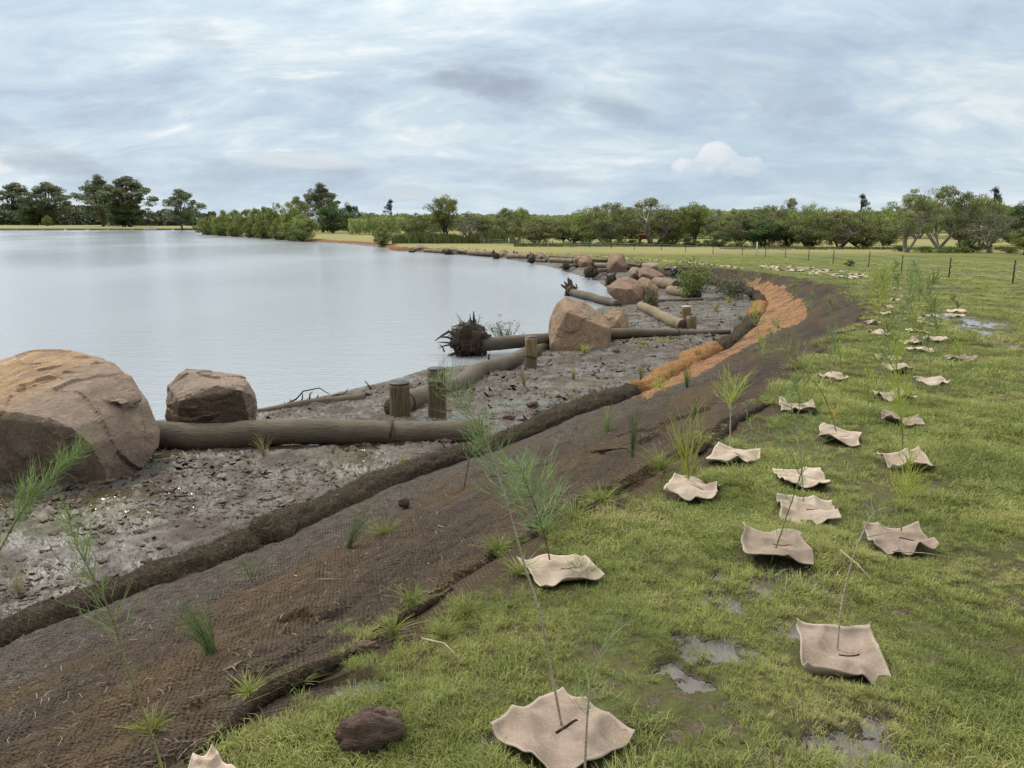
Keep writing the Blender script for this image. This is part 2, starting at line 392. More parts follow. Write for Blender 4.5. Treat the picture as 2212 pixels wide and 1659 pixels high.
def build_ground():
    fine = np.linspace(-37.5, 37.5, 1000); wide = np.linspace(37.5, 322.5, 96)[1:-1]
    ang = np.radians(np.concatenate([fine, wide])); na = len(ang)
    r = np.concatenate([[.35, .8, 1.2], np.geomspace(1.55, 3.2, 240), np.geomspace(3.2, 24, 640)[1:], np.geomspace(24, 120, 260)[1:], np.geomspace(120, 420, 110)[1:], np.geomspace(420, 6000, 26)[1:]])
    Rr, A = np.meshgrid(r, ang, indexing='ij'); nr = len(r)
    x = (Rr * np.sin(A)).ravel(); y = (Rr * np.cos(A)).ravel(); rr = Rr.ravel()
    z, zone, dW, dR, dT = regions(x, y)
    near = sstep(60, 20, rr)
    # --- grass: lumps and sunken puddles
    g = zone == 3
    pud = np.full(len(x), -1.0); pud[g] = puddle(x[g], y[g])
    lump = (fbm(x * 2.2, y * 2.2, 4, 1) - .5) * .09 + (fbm(x * 11, y * 11, 3, 2) - .5) * .035
    sh = sstep(-.5, .05, pud)
    edge = sstep(0, .5, dT)
    z = np.where(g, z + lump * .75 * near * edge * (1 - sh) - .014 * sh * near, z)
    # --- bank: slumps, folds of the netting, scarp at its upper edge
    b = zone == 2
    s_along = x * .47 + y * .88; s_ac = x * .88 - y * .47
    fold = (fbm(s_along * .8, s_ac * 3.0, 4, 11) - .5) * .16 + (fbm(x * 6, y * 6, 4, 12, .6) - .5) * .07
    env = sstep(0, .35, dR) * sstep(0, .12, dT)
    net = np.sin(s_along * 2 * math.pi / .034 + 3 * vn(x * 6, y * 6, 5)) * np.sin(s_ac * 2 * math.pi / .03 + 3 * vn(x * 6, y * 6, 6)) * .0045
    scarp = -.10 * sstep(.34, .02, dT) * (fbm(s_along * 1.3, s_along * 0, 3, 15) * 1.6 - .15).clip(0, 1) * sstep(16, 8, rr)
    z = np.where(b, z + (fold * env + net * sstep(9, 5, rr)) * near + np.abs(scarp) * 0 , z)
    nzl = (fbm(x * 1.4, y * 1.4, 4, 16, .6) - .5)
    pm = sstep(.42, .58, fbm(s_along * .5, s_along * 0 + 2, 3, 17)) * sstep(16, 9, rr)
    z = np.where(b, z - .085 * sstep(.16, .10, dT + nzl * .5) * (.35 + .65 * pm), z)
    z = np.where(b, z - .05 * sstep(.03, -.03, dT - .75 + nzl * 1.5) * sstep(.5, .62, fbm(s_along * .45, s_along * 0 + 8, 3, 18)) * sstep(16, 9, rr) * sstep(.1, .5, dT), z)
    # dark step just above the netting edge
    z = np.where(g, z - .06 * sstep(.55, .1, dT) * sstep(.48, .66, fbm(x * 1.1, y * 1.1, 4, 15)) * sstep(18, 8, rr), z)
    # --- mud: cracked, curling plates on a film of wet silt
    mu = zone == 1
    mx, my = x[mu], y[mu]
    rough = sstep(.40, .60, fbm(mx * .7, my * .7, 4, 21))
    amt = (.6 + .4 * rough)
    f1, f2, cid, ox, oy = cells(mx * 7.5 + (vn(mx * 5, my * 5, 41) - .5) * .9, my * 7.5 + (vn(mx * 5, my * 5, 42) - .5) * .9, 3)
    g1, g2, cid2, ox2, oy2 = cells(mx * 17 + (vn(mx * 12, my * 12, 43) - .5) * .8, my * 17 + (vn(mx * 12, my * 12, 44) - .5) * .8, 8)
    crack = sstep(.0, .09, f2 - f1); crack2 = sstep(.0, .12, g2 - g1)
    tilt = (ox * (cid - .5) + oy * ((cid * 7.3) % 1 - .5)) * .10 + f1 ** 2 * .03
    tilt2 = (ox2 * (cid2 - .5) + oy2 * ((cid2 * 7.3) % 1 - .5)) * .045 + g1 ** 2 * .015
    lift = (cid > .35) * .012 * amt
    dz = (tilt * amt + lift) * crack * .8 + (tilt2 * amt) * crack2 * .9 - .012 * (1 - crack) * amt - .008 * (1 - crack2) * amt
    dz += (fbm(mx * 1.1, my * 1.1, 4, 51) - .5) * .16 * sstep(0, .6, dW[mu]) * sstep(0, .25, dR[mu]) + (fbm(mx * 30, my * 30, 2, 52) - .5) * .012
    z[mu] += dz * sstep(70, 30, rr[mu]) * (.35 + .65 * sstep(0, .5, dW[mu]))
    wet = mudwet(mx, my); level = z[mu] - dz
    pool = sstep(.53, .60, wet) * sstep(.9, .3, dR[mu]) + sstep(.56, .64, wet) * .9 * sstep(20, 9, rr[mu] * .9)
    hollow = (dz < .004) & (pool > .3)
    mp = mudpool(mx, my); hollow = hollow | ((mp > .0) & (dz < .03))
    z[mu] = np.where(hollow, level + .002, z[mu])
    puda = pud.copy(); puda[mu] = hollow * 1.0
    rug = np.zeros(len(x)); rug[mu] = sstep(.006, .02, dz) * amt
    # fretted far shore and river bank scarp
    z = np.where((zone == 0), z - .0, z)
    # --- zone of each face, boundaries ragged
    idx = np.arange(nr * na).reshape(nr, na)
    a_, b_ = idx[:-1, :], idx[1:, :]
    q = np.stack([a_, b_, np.roll(b_, -1, 1), np.roll(a_, -1, 1)], -1).reshape(-1, 4)
    fx, fy = x[q].mean(1), y[q].mean(1); fr = rr[q].mean(1)
    zq = zone[q]; fz = zq.max(1)
    wob = (fbm(fx * 2.5, fy * 2.5, 4, 61) - .5) * np.clip(fr * .12, .5, 1.6)
    fdT = dT[q].mean(1); s_in = (zq.min(1) >= 3)
    sg = np.where(s_in, fdT, -fdT)
    fz = np.where((fz >= 2) & (zq.min(1) >= 2) & (fr < 100), np.where(sg + wob > 0.0, 3, 2), fz)
    # the nearest part of the slope is netting, the orange stretch is fresh matting
    rows = {}
    parts = {0: ('riverbed', M_MUD), 1: ('mudflat', M_MUD), 2: ('riverbank', M_BANK), 3: ('ground', M_TURF)}
    sp = (fx, fy)
    fdR = dR[q].mean(1)
    # orange matting zone: between two places along the bank, near the roll
    oa = np.array([hit(*p)[0][:2] for p in ((1378, 872), (1450, 838), (1520, 802), (1580, 770), (1640, 735), (1690, 712), (1742, 684), (1738, 652), (1690, 618), (1640, 602), (1606, 600), (1610, 612), (1640, 640), (1650, 670), (1630, 700), (1585, 745), (1530, 775), (1440, 820), (1375, 850))])
    fwx = fx + (fbm(fx * 2.2, fy * 2.2, 3, 66) - .5) * .4; fwy = fy + (fbm(fx * 2.2, fy * 2.2, 3, 67) - .5) * .8
    c = np.zeros(len(fx), bool); Q = np.roll(oa, -1, 0)
    for (x0, y0), (x1, y1) in zip(oa, Q):
        if y0 == y1: continue
        c ^= ((y0 > fwy) != (y1 > fwy)) & (fwx < (x1 - x0) * (fwy - y0) / (y1 - y0) + x0)
    fz = np.where((fz == 2) & c, 4, fz)
    parts[4] = ('coir_mat', M_ORANGE)
    V = np.stack([x, y, z], 1)
    V[fz[:0]] = V[fz[:0]]
    for k, (nm, mt) in parts.items():
        fs = q[fz == k]
        if not len(fs): continue
        used, inv = np.unique(fs, return_inverse=True); inv = inv.reshape(-1, 4)
        me = bpy.data.meshes.new(nm); W = V[used].copy()
        me.vertices.add(len(used)); me.vertices.foreach_set('co', W.ravel())
        me.loops.add(inv.size); me.loops.foreach_set('vertex_index', inv[:, ::-1].ravel().copy())
        me.polygons.add(len(inv)); me.polygons.foreach_set('loop_start', np.arange(0, inv.size, 4))
        me.polygons.foreach_set('use_smooth', np.ones(len(inv), bool))
        for an, av in (('puddle', puda), ('dR', dR), ('dT', dT), ('dW', dW), ('rug', rug)):
            at = me.attributes.new(an, 'FLOAT', 'POINT'); at.data.foreach_set('value', av[used].astype(np.float32))
        me.update(calc_edges=True); me.materials.append(mt)
        o = bpy.data.objects.new(nm, me); col.objects.link(o)
        if k == 4: tag(o, 'bright orange coir matting spread over the bank slope behind the bend of the fibre roll', 'coir matting')
        else: tag(o, kind='structure')

# ------------------------------------------------------------------ ground materials
def mk_mud():
    m, n = material('wet mud'); P = n.pos()
    a = n.noise(P, .8, 5, .6); b = n.noise(n.vadd(P, (5, 3, 1)), 5.0, 6, .6); f = n.noise(P, 40.0, 4, .6)
    rug = n.att('rug'); pud = n.att('puddle'); dW = n.att('dW')
    c = n.ramp(b * .6 + a * .4, [(.3, (.05, .042, .035)), (.5, (.088, .079, .069)), (.7, (.14, .13, .118))])
    olive = a.ss(.52, .64) * (b.ss(.35, .6) * .6 + .2)
    c = n.mix(olive * .75, c, (.115, .105, .04))
    green = n.noise(n.vadd(P, (30, 3, 1)), .9, 4, .6).ss(.56, .66) * .5
    c = n.mix(green, c, (.10, .115, .06))
    c = n.mix(rug * .75 * b.ss(.3, .6), c, (.085, .062, .05))
    # crack lines between plates
    wq = n.vadd(P, n.vscale(n.noise(P, 9.0, 2, .5, colr=True), (.06, .06, .06)))
    e = n.vor(n.vscale(wq, (1, 1, .01)), 13.0, 'DISTANCE_TO_EDGE')
    crack = e.ss(.055, .0) * b.ss(.22, .42)
    c = n.mix(crack * .85, c, (.05, .04, .032))
    c = n.mix(f.ss(.4, .75) * .35, c, (.10, .085, .07))
    c = n.mix(pud.ss(.3, .7) * .8, c, (.062, .052, .024))
    wetn = n.noise(n.vadd(P, (9, 9, 0)), 2.3, 4, .6)
    rough = wetn.ss(.38, .60, .50, .78) + rug * .3
    rough = n.mix(pud.ss(.3, .7), rough, .04)
    e2 = n.vor(n.vscale(wq, (1, 1, .01)), 13.0, 'F1')
    nrm = n.bump((1.0 - crack) * .6 + f * .35 + e2 * .3 * (1.0 - pud.ss(.3, .7)), .45, .012)
    n.out(c, rough, nrm, spec=wetn.ss(.42, .60, .45, .12)); return m
def mk_bank():
    m, n = material('muddy coir netting'); P = n.pos()
    dR = n.att('dR'); dT = n.att('dT')
    x, y, z = n.xyz(P)
    sa = x * .47 + y * .88; sc = x * .88 - y * .47
    w = n.noise(P, 5.0, 3, .5, colr=True); wx, wy, wz = n.xyz(w)
    a = n.noise(n.vec(sa * .45, sc * 1.7, 0.0), 1.0, 6, .62); b = n.noise(P, 14.0, 5, .65); f = n.noise(P, 70.0, 3, .6)
    u = dR / (dR + dT + .001)
    silt = u + (a - .5) * 1.5 + (n.noise(P, 2.0, 4, .6) - .5) * .5
    brown = n.ramp(a, [(.35, (.068, .054, .043)), (.5, (.095, .073, .054)), (.64, (.13, .092, .052)), (.75, (.11, .088, .068))])
    grey = n.ramp(b, [(.3, (.062, .052, .043)), (.7, (.155, .135, .115))])
    c = n.mix(silt.ss(.30, .55), grey, brown)
    c = n.mix(y.ss(82.0, 86.0) * x.ss(-2.0, -12.0) * .8, c, (.26, .12, .05))
    h1 = ((sa + wx * .03) * (6.2832 / .030)).sin(); h2 = ((sc + wy * .03) * (6.2832 / .026)).sin()
    weave = (h1 * h2) * .5 + .5
    hole = weave.ss(.42, .08)
    c = n.mix(hole * .55, c, (.035, .024, .018))
    strandy = n.noise(n.vec(sa * 30.0, sc * 180.0, 0.0), 1.0, 3, .6)
    c = n.mix(f.ss(.45, .7) * .4, c, (.05, .036, .027))
    c = n.mix(strandy.ss(.6, .75) * .25, c, (.24, .17, .10))
    nrm = n.bump(weave * .8 + b * 2.4 + f * .9, .95, .02)
    n.out(c, .9, nrm, spec=.08); return m
def mk_orange():
    m, n = material('fresh orange coir'); P = n.pos(); x, y, z = n.xyz(P)
    a = n.noise(P, 1.6, 5, .6); b = n.noise(P, 30.0, 4, .6); st = n.noise(n.vec(x * 4.0, y * 1.2, 0.0), 6.0, 5, .6)
    c = n.ramp(a * .5 + st * .5, [(.3, (.10, .055, .032)), (.5, (.26, .14, .066)), (.68, (.38, .215, .105))])
    c = n.mix(b.ss(.5, .7) * .5, c, (.13, .06, .03)); c = n.mix(n.noise(P, 2.6, 5, .65).ss(.50, .62) * .75, c, (.10, .062, .04))
    n.out(c, .9, n.bump(st * 1.6 + b * .5, .9, .05), spec=.15); return m
def mk_turf():
    m, n = material('turf'); P = n.pos()
    pud = n.att('puddle'); dT = n.att('dT')
    x, y, z = n.xyz(P)
    far = y.ss(26.0, 46.0)
    a = n.noise(P, 1.1, 5, .6); b = n.noise(P, 9.0, 5, .65); f = n.noise(P, 60.0, 3, .6)
    soil = n.ramp(f, [(.3, (.05, .038, .026)), (.7, (.13, .105, .075))])
    green = n.ramp(b * .6 + a * .4, [(.32, (.04, .048, .016)), (.5, (.072, .078, .028)), (.68, (.115, .11, .05))])
    c = n.mix(b.ss(.36, .52), soil, green)
    # mown far paddock: straw and green in wide patches
    st = n.noise(n.vec(x * .10, y * .045, 0.0), 1.0, 6, .65); s2 = n.noise(n.vec(x * 1.0, y * .25, 3.0), 1.0, 5, .7)
    fc = n.ramp(st * .5 + s2 * .5, [(.36, (.06, .085, .02)), (.5, (.11, .125, .034)), (.64, (.19, .17, .06))])
    fc = n.mix(y.ss(60.0, 75.0) * .45, fc, (.36, .31, .15))
    c = n.mix(far, c, fc)
    c = n.mix(dT.ss(.55, .2) * (1.0 - far) * .85, c, (.06, .042, .03))
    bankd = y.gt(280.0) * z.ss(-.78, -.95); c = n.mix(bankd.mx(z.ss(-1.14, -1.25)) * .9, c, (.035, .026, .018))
    p = pud.ss(-.35, .05)
    c = n.mix(p, c, (.10, .088, .072))
    rough = n.mix(pud.ss(-.2, .12), .85, .08)
    nrm = n.bump((b * 1.5 + f * .5) * (1.0 - pud.ss(-.02, .12)), .7, .03)
    n.out(c, rough, nrm, spec=pud.ss(.0, .12, .06, .5)); return m
M_MUD, M_BANK, M_ORANGE, M_TURF = mk_mud(), mk_bank(), mk_orange(), mk_turf()
build_ground()

# ------------------------------------------------------------------ river
def mk_water():
    m, n = material('river water'); P = n.pos(); x, y, z = n.xyz(P)
    w1 = n.noise(n.vec(x * .55, y * 1.5, 0.0), 1.4, 4, .6)
    w2 = n.noise(n.vec(x * 1.0, y * 1.6, 4.0), 5.5, 5, .65)
    calm = n.noise(n.vec(x * .03, y * .018, 0.0), 1.0, 3, .5)
    nrm = n.bump(w1 * .5 + w2 * .55, .8, .05)
    p = n.out((.285, .312, .333), calm.ss(.4, .6, .12, .2), nrm, spec=.85, IOR=1.333); return m
M_WATER = mk_water()
mb = MB(); xs = np.concatenate([np.linspace(-1500, -60, 10), np.linspace(-40, 40, 9), np.linspace(60, 600, 6)]); ys = np.concatenate([np.linspace(-60, 60, 13), np.linspace(80, 330, 12)])
X, Y = np.meshgrid(xs, ys, indexing='ij'); idx = np.arange(X.size).reshape(X.shape)
qd = np.stack([idx[:-1, :-1], idx[1:, :-1], idx[1:, 1:], idx[:-1, 1:]], -1).reshape(-1, 4)
mb.add(np.stack([X.ravel(), Y.ravel(), np.full(X.size, ZW)], 1), qd)
tag(mb.build('water', M_WATER), kind='structure')
# ------------------------------------------------------------------ rock, wood and root materials
def mk_rock(name, base, warm, pale, dark, wetz=.0):
    m, n = material(name); P = n.pos(); O = P
    x, y, z = n.xyz(P)
    a = n.noise(O, 1.3, 5, .6); b = n.noise(n.vadd(O, (3, 1, 8)), 4.5, 7, .65); f = n.noise(O, 30.0, 5, .65)
    c = n.mix(a.ss(.38, .60), base, warm)
    c = n.mix(b.ss(.56, .70) * .5, c, pale)
    c = n.mix(b.ss(.44, .32) * .6, c, dark)
    q = n.vadd(O, n.vscale(n.noise(O, 3.0, 3, .5, colr=True), (.5, .5, .5)))
    v = n.vor(q, 2.6, 'DISTANCE_TO_EDGE')
    vein = v.ss(.035, .0) * b.ss(.4, .6)
    c = n.mix(vein * .3, c, pale)
    c = n.mix(f.ss(.46, .7) * .45, c, dark)
    up = n.xyz(S(n.nt, n.node('ShaderNodeNewGeometry').outputs['Normal']))[2]
    nrm = n.bump(b * 1.0 + f * .35 + n.noise(q, 9.0, 6, .75) * 1.2, .95, .06)
    n.out(c, .85, nrm, spec=.25); return m
ROCK_TAN = mk_rock('tan sandstone', (.245, .178, .12), (.33, .22, .14), (.50, .40, .30), (.09, .064, .045))
ROCK_PINK = mk_rock('pinkish sandstone', (.22, .15, .11), (.29, .185, .125), (.45, .36, .30), (.10, .065, .05))
ROCK_GREY = mk_rock('weathered grey sandstone', (.26, .205, .165), (.31, .225, .165), (.50, .42, .35), (.12, .09, .07))
def mk_rock_big():
    m, n = material('ochre streaked sandstone'); P = n.pos(); x, y, z = n.xyz(P)
    a = n.noise(P, 1.1, 5, .6); b = n.noise(n.vadd(P, (3, 1, 8)), 4.0, 7, .65); f = n.noise(P, 26.0, 5, .65)
    c = n.mix(a.ss(.4, .6), (.225, .168, .128), (.27, .198, .145))
    h = (z + x * -.30 + (a - .5) * .8)
    band = n.noise(n.vec(x * 1.0 + z * 1.4, y * 1.2, z * 5.0 - x * 2.4), 1.6, 7, .65)
    och = n.ramp(band, [(.36, (.22, .15, .11)), (.46, (.31, .18, .08)), (.54, (.42, .27, .12)), (.61, (.34, .22, .14)), (.66, (.62, .54, .44)), (.70, (.26, .17, .12))])
    c = n.mix((h - .25).ss(.75, 1.15) * .75 * x.ss(-5.0, -5.9, .12, 1.0), c, och)
    c = n.mix(b.ss(.57, .68) * .45, c, (.45, .34, .25))
    c = n.mix(b.ss(.44, .30) * .5, c, (.12, .085, .06))
    q = n.vadd(P, n.vscale(n.noise(P, 3.0, 3, .5, colr=True), (.5, .5, .5)))
    vein = n.vor(q, 2.2, 'DISTANCE_TO_EDGE').ss(.03, .0) * b.ss(.42, .6)
    c = n.mix(vein * .3, c, (.48, .38, .28))
    n.out(c, .82, n.bump(b * 1.1 + f * .35 + n.noise(q, 8.0, 6, .75) * 1.2, .95, .05), spec=.3); return m
ROCK_BIG = mk_rock_big()
def mk_wood(name, c0, c1, c2, rough=.8, bs=.6, sc=1.0):
    m, n = material(name); P = n.pos()
    a = n.noise(P, 2.2 * sc, 5, .6); b = n.noise(n.vscale(P, (.7, 1.6, 5.0)), 9.0 * sc, 6, .65); f = n.noise(P, 55.0 * sc, 4, .6)
    c = n.mix(a.ss(.35, .65), c0, c1); c = n.mix(b.ss(.5, .7) * .7, c, c2); c = n.mix(f.ss(.5, .8) * .3, c, tuple(v * .5 for v in c0))
    n.out(c, rough, n.bump(b * 1.4 + f * .5, bs, .02), spec=.25); return m
WOOD_MUD = mk_wood('mud-coated log', (.095, .077, .056), (.128, .106, .079), (.05, .040, .029))
WOOD_TAN = mk_wood('weathered pale log', (.16, .12, .075), (.22, .17, .11), (.09, .07, .048))
WOOD_ROOT = mk_wood('wet dark roots', (.03, .022, .016), (.07, .05, .036), (.12, .086, .058), .7)
WOOD_CUT = mk_wood('cut log end', (.06, .05, .04), (.10, .08, .06), (.03, .025, .02))
TWIG = mk_wood('dead twig', (.14, .105, .075), (.22, .17, .12), (.08, .06, .045))
def mk_post(name, c0, c1, c2):
    m, n = material(name); P = n.pos(); x, y, z = n.xyz(P)
    st = n.noise(n.vec(x * 60.0, y * 60.0, z * 2.2), 1.0, 4, .6); a = n.noise(P, 6.0, 4, .6)
    c = n.mix(st.ss(.35, .65), c0, c1)
    c = n.mix(z.ss(-1.02, -1.22) * .8, c, c2)
    c = n.mix(a.ss(.55, .75) * .5, c, c2)
    n.out(c, .75, n.bump(st * 1.4, .5, .01), spec=.3); return m
POST_DARK = mk_post('dark treated timber', (.055, .042, .03), (.17, .125, .065), (.10, .08, .055))
POST_TAN = mk_post('treated pine', (.12, .085, .04), (.27, .20, .10), (.11, .09, .06))
POST_TOP = mk_wood('dark post top', (.03, .03, .033), (.06, .06, .062), (.02, .02, .02), .4)
POST_TOP_PALE = mk_wood('pale sawn post top', (.45, .38, .33), (.55, .48, .42), (.35, .28, .22))
def flat(name, c, rough=.7, spec=.3, noise=.25):
    m, n = material(name); f = n.noise(n.obj(), 14.0, 4, .6)
    n.out(n.mix(f.ss(.3, .7) * noise, c, tuple(v * .5 for v in c)), rough, spec=spec); return m
ROPE = flat('dark rope', (.05, .04, .03))

# ------------------------------------------------------------------ coir rolls along the toe
def mk_roll(name, c0, c1, c2):
    m, n = material(name); P = n.pos()
    f = n.noise(n.vadd(P, n.vscale(n.noise(P, 8.0, 3, .5, colr=True), (.25, .25, .25))), 38.0, 5, .7)
    st = n.noise(n.vscale(P, (1.0, 1.0, 3.0)), 16.0, 5, .7, 1.5); a = n.noise(P, 2.5, 4, .6)
    c = n.mix(st.ss(.35, .65), c0, c1); c = n.mix(f.ss(.52, .66), c, c2); c = n.mix(a.ss(.5, .7) * .45, c, c0)
    x, y, z = n.xyz(P); d1 = ((x * .47 + y * .88 + z * 1.2) * (6.2832 / .075)).sin(); d2 = ((x * .47 + y * .88 - z * 1.2) * (6.2832 / .075)).sin()
    cord = d1.mx(d2).ss(.90, .99); c = n.mix(cord * .55, c, c2)
    n.out(c, .95, n.bump(st * 1.2 + f * 1.0 + cord * .8, 1.0, .03), spec=.1); return m
ROLL_DARK = mk_roll('muddy coir fibre', (.034, .026, .018), (.080, .063, .043), (.16, .13, .09))
ROLL_ORANGE = mk_roll('orange coir fibre', (.20, .095, .038), (.42, .225, .09), (.56, .34, .16))
LRa = LR.copy()
_seg = np.hypot(*np.diff(LRa, axis=0).T); _cum = np.concatenate([[0], np.cumsum(_seg)])
def roll_at(s): return np.array([np.interp(s, _cum, LRa[:, 0]), np.interp(s, _cum, LRa[:, 1])])
def roll_s(px, py):
    p = unf(px, py, zroll); s = np.linspace(0, _cum[-1], 9000)
    X = np.interp(s, _cum, LRa[:, 0]); Y = np.interp(s, _cum, LRa[:, 1])
    return float(s[np.argmin((X - p[0]) ** 2 + (Y - p[1]) ** 2)])
def coir_roll(s0, s1, mat, label, fibre, seed, r0=.175, res=.028, name='coir_roll'):
    rng = np.random.default_rng(seed)
    n = max(8, int((s1 - s0) / res)); seg = 44
    ss = np.linspace(s0, s1, n); X = np.interp(ss, _cum, LRa[:, 0]); Y = np.interp(ss, _cum, LRa[:, 1])
    tx = np.gradient(X); ty = np.gradient(Y); L = np.hypot(tx, ty); tx /= L; ty /= L
    Z = zroll(X, Y) + r0 * .25 + (fbm(ss * .7, ss * 0, 3, seed) - .5) * .09
    lat = (fbm(ss * .9, ss * 0 + 3, 3, seed + 3) - .5) * .12
    e = np.clip(np.minimum(ss - s0, s1 - ss) / .12, 0, 1); er = np.sqrt(1 - (1 - e) ** 2) * .96 + .04
    rad = r0 * er * (1 + .7 * (fbm(ss * 2.4, ss * 0, 3, seed + 7) - .5))
    th = np.linspace(0, 2 * np.pi, seg, endpoint=False)
    T, Sg = np.meshgrid(th, ss)
    rr = rad[:, None] * (1 + .22 * (fbm(Sg * 5, T * 3.0 / 1.0, 4, seed + 11) - .5) * 1.4 + .12 * (fbm(Sg * 26, T * 9, 2, seed + 13) - .5))
    ox = np.cos(T) * rr * 1.12; oz = np.sin(T) * rr * .92
    nx, ny = ty, -tx
    VX = (X + lat * nx)[:, None] + nx[:, None] * ox; VY = (Y + lat * ny)[:, None] + ny[:, None] * ox; VZ = Z[:, None] + oz
    b = MB(); idx = np.arange(n * seg).reshape(n, seg); i2 = np.roll(idx, -1, 1)
    q = np.stack([idx[:-1], i2[:-1], i2[1:], idx[1:]], -1).reshape(-1, 4)
    b.add(np.stack([VX.ravel(), VY.ravel(), VZ.ravel()], 1), q); b.add(np.zeros((0, 3)), [])
    m = int(n / 2); root = thing(name, label, 'coir roll', (X[m], Y[m], float(Z[m]) - r0), 'coir rolls laid end to end along the toe of the bank')
    b.build('netted_core', mat, root)
    if fibre:
        k = int(fibre * (s1 - s0)); fb = MB()
        pi = rng.integers(2, n - 2, k); pt = rng.uniform(-.3, 3.5, k)
        V = []
        a = pt; cx = (X + lat * nx)[pi] + nx[pi] * np.cos(a) * rad[pi] * 1.14; cy = (Y + lat * ny)[pi] + ny[pi] * np.cos(a) * rad[pi] * 1.14; cz = Z[pi] + np.sin(a) * rad[pi] * .95
        c = np.stack([cx, cy, cz], 1); nn = np.stack([nx[pi] * np.cos(a), ny[pi] * np.cos(a), np.sin(a)], 1)
        d = rng.normal(size=(k, 3)); d -= nn * (d * nn).sum(1)[:, None] * .75; d /= np.linalg.norm(d, axis=1)[:, None]
        ln = rng.uniform(.02, .06, k)[:, None]; w = np.cross(d, nn); w /= np.linalg.norm(w, axis=1)[:, None] + 1e-9; w = w * .0012
        p0 = c - nn * .004; p1 = c + d * ln * .5 + nn * .012 + rng.normal(size=(k, 3)) * .006; p2 = c + d * ln + nn * rng.uniform(-.01, .02, (k, 1))
        V = np.stack([p0 - w, p0 + w, p1 + w, p1 - w, p2 + w * .5, p2 - w * .5], 1).reshape(-1, 3)
        base = (np.arange(k) * 6)[:, None]
        F = np.concatenate([base + np.array([0, 1, 2, 3]), base + np.array([3, 2, 4, 5])])
        fb.add(V, F, rng.uniform(0, 1, k).repeat(6)); tag(fb.build('loose_fibre', mat, root), kind='stuff')
    return root
s_ = [roll_s(*p) for p in ((-400, 1560), (558, 1188), (1369, 857), (1547, 764), (1636, 688), (1643, 668), (1636, 642), (1560, 614), (1400, 587), (1200, 562))]
coir_roll(s_[0], s_[1], ROLL_DARK, 'muddy dark fibre roll at the lower left, nearest the viewer, ending at a butt joint', 900, 1)
coir_roll(s_[1] + .02, s_[2], ROLL_DARK, 'long dark fibre roll between the near butt joint and the orange roll', 700, 2)
coir_roll(s_[2] + .01, s_[3], ROLL_ORANGE, 'fresh bright orange fibre roll in the middle of the row', 260, 3, .205)
coir_roll(s_[3] + .02, s_[4], ROLL_DARK, 'dark grey fibre roll just beyond the bright orange roll', 120, 4, .17)
coir_roll(s_[4] + .05, s_[5] + .35, ROLL_ORANGE, 'short orange end of a fibre roll where the row turns', 0, 5, .2)
coir_roll(s_[5] + .5, s_[7], ROLL_DARK, 'dark fibre roll curving behind the end of the mud by the leafy bushes', 0, 6, .17)
coir_roll(s_[7] + .1, s_[9], ROLL_DARK, 'far dark fibre roll at the foot of the brown slope behind the boulders', 0, 7, .15, .08)

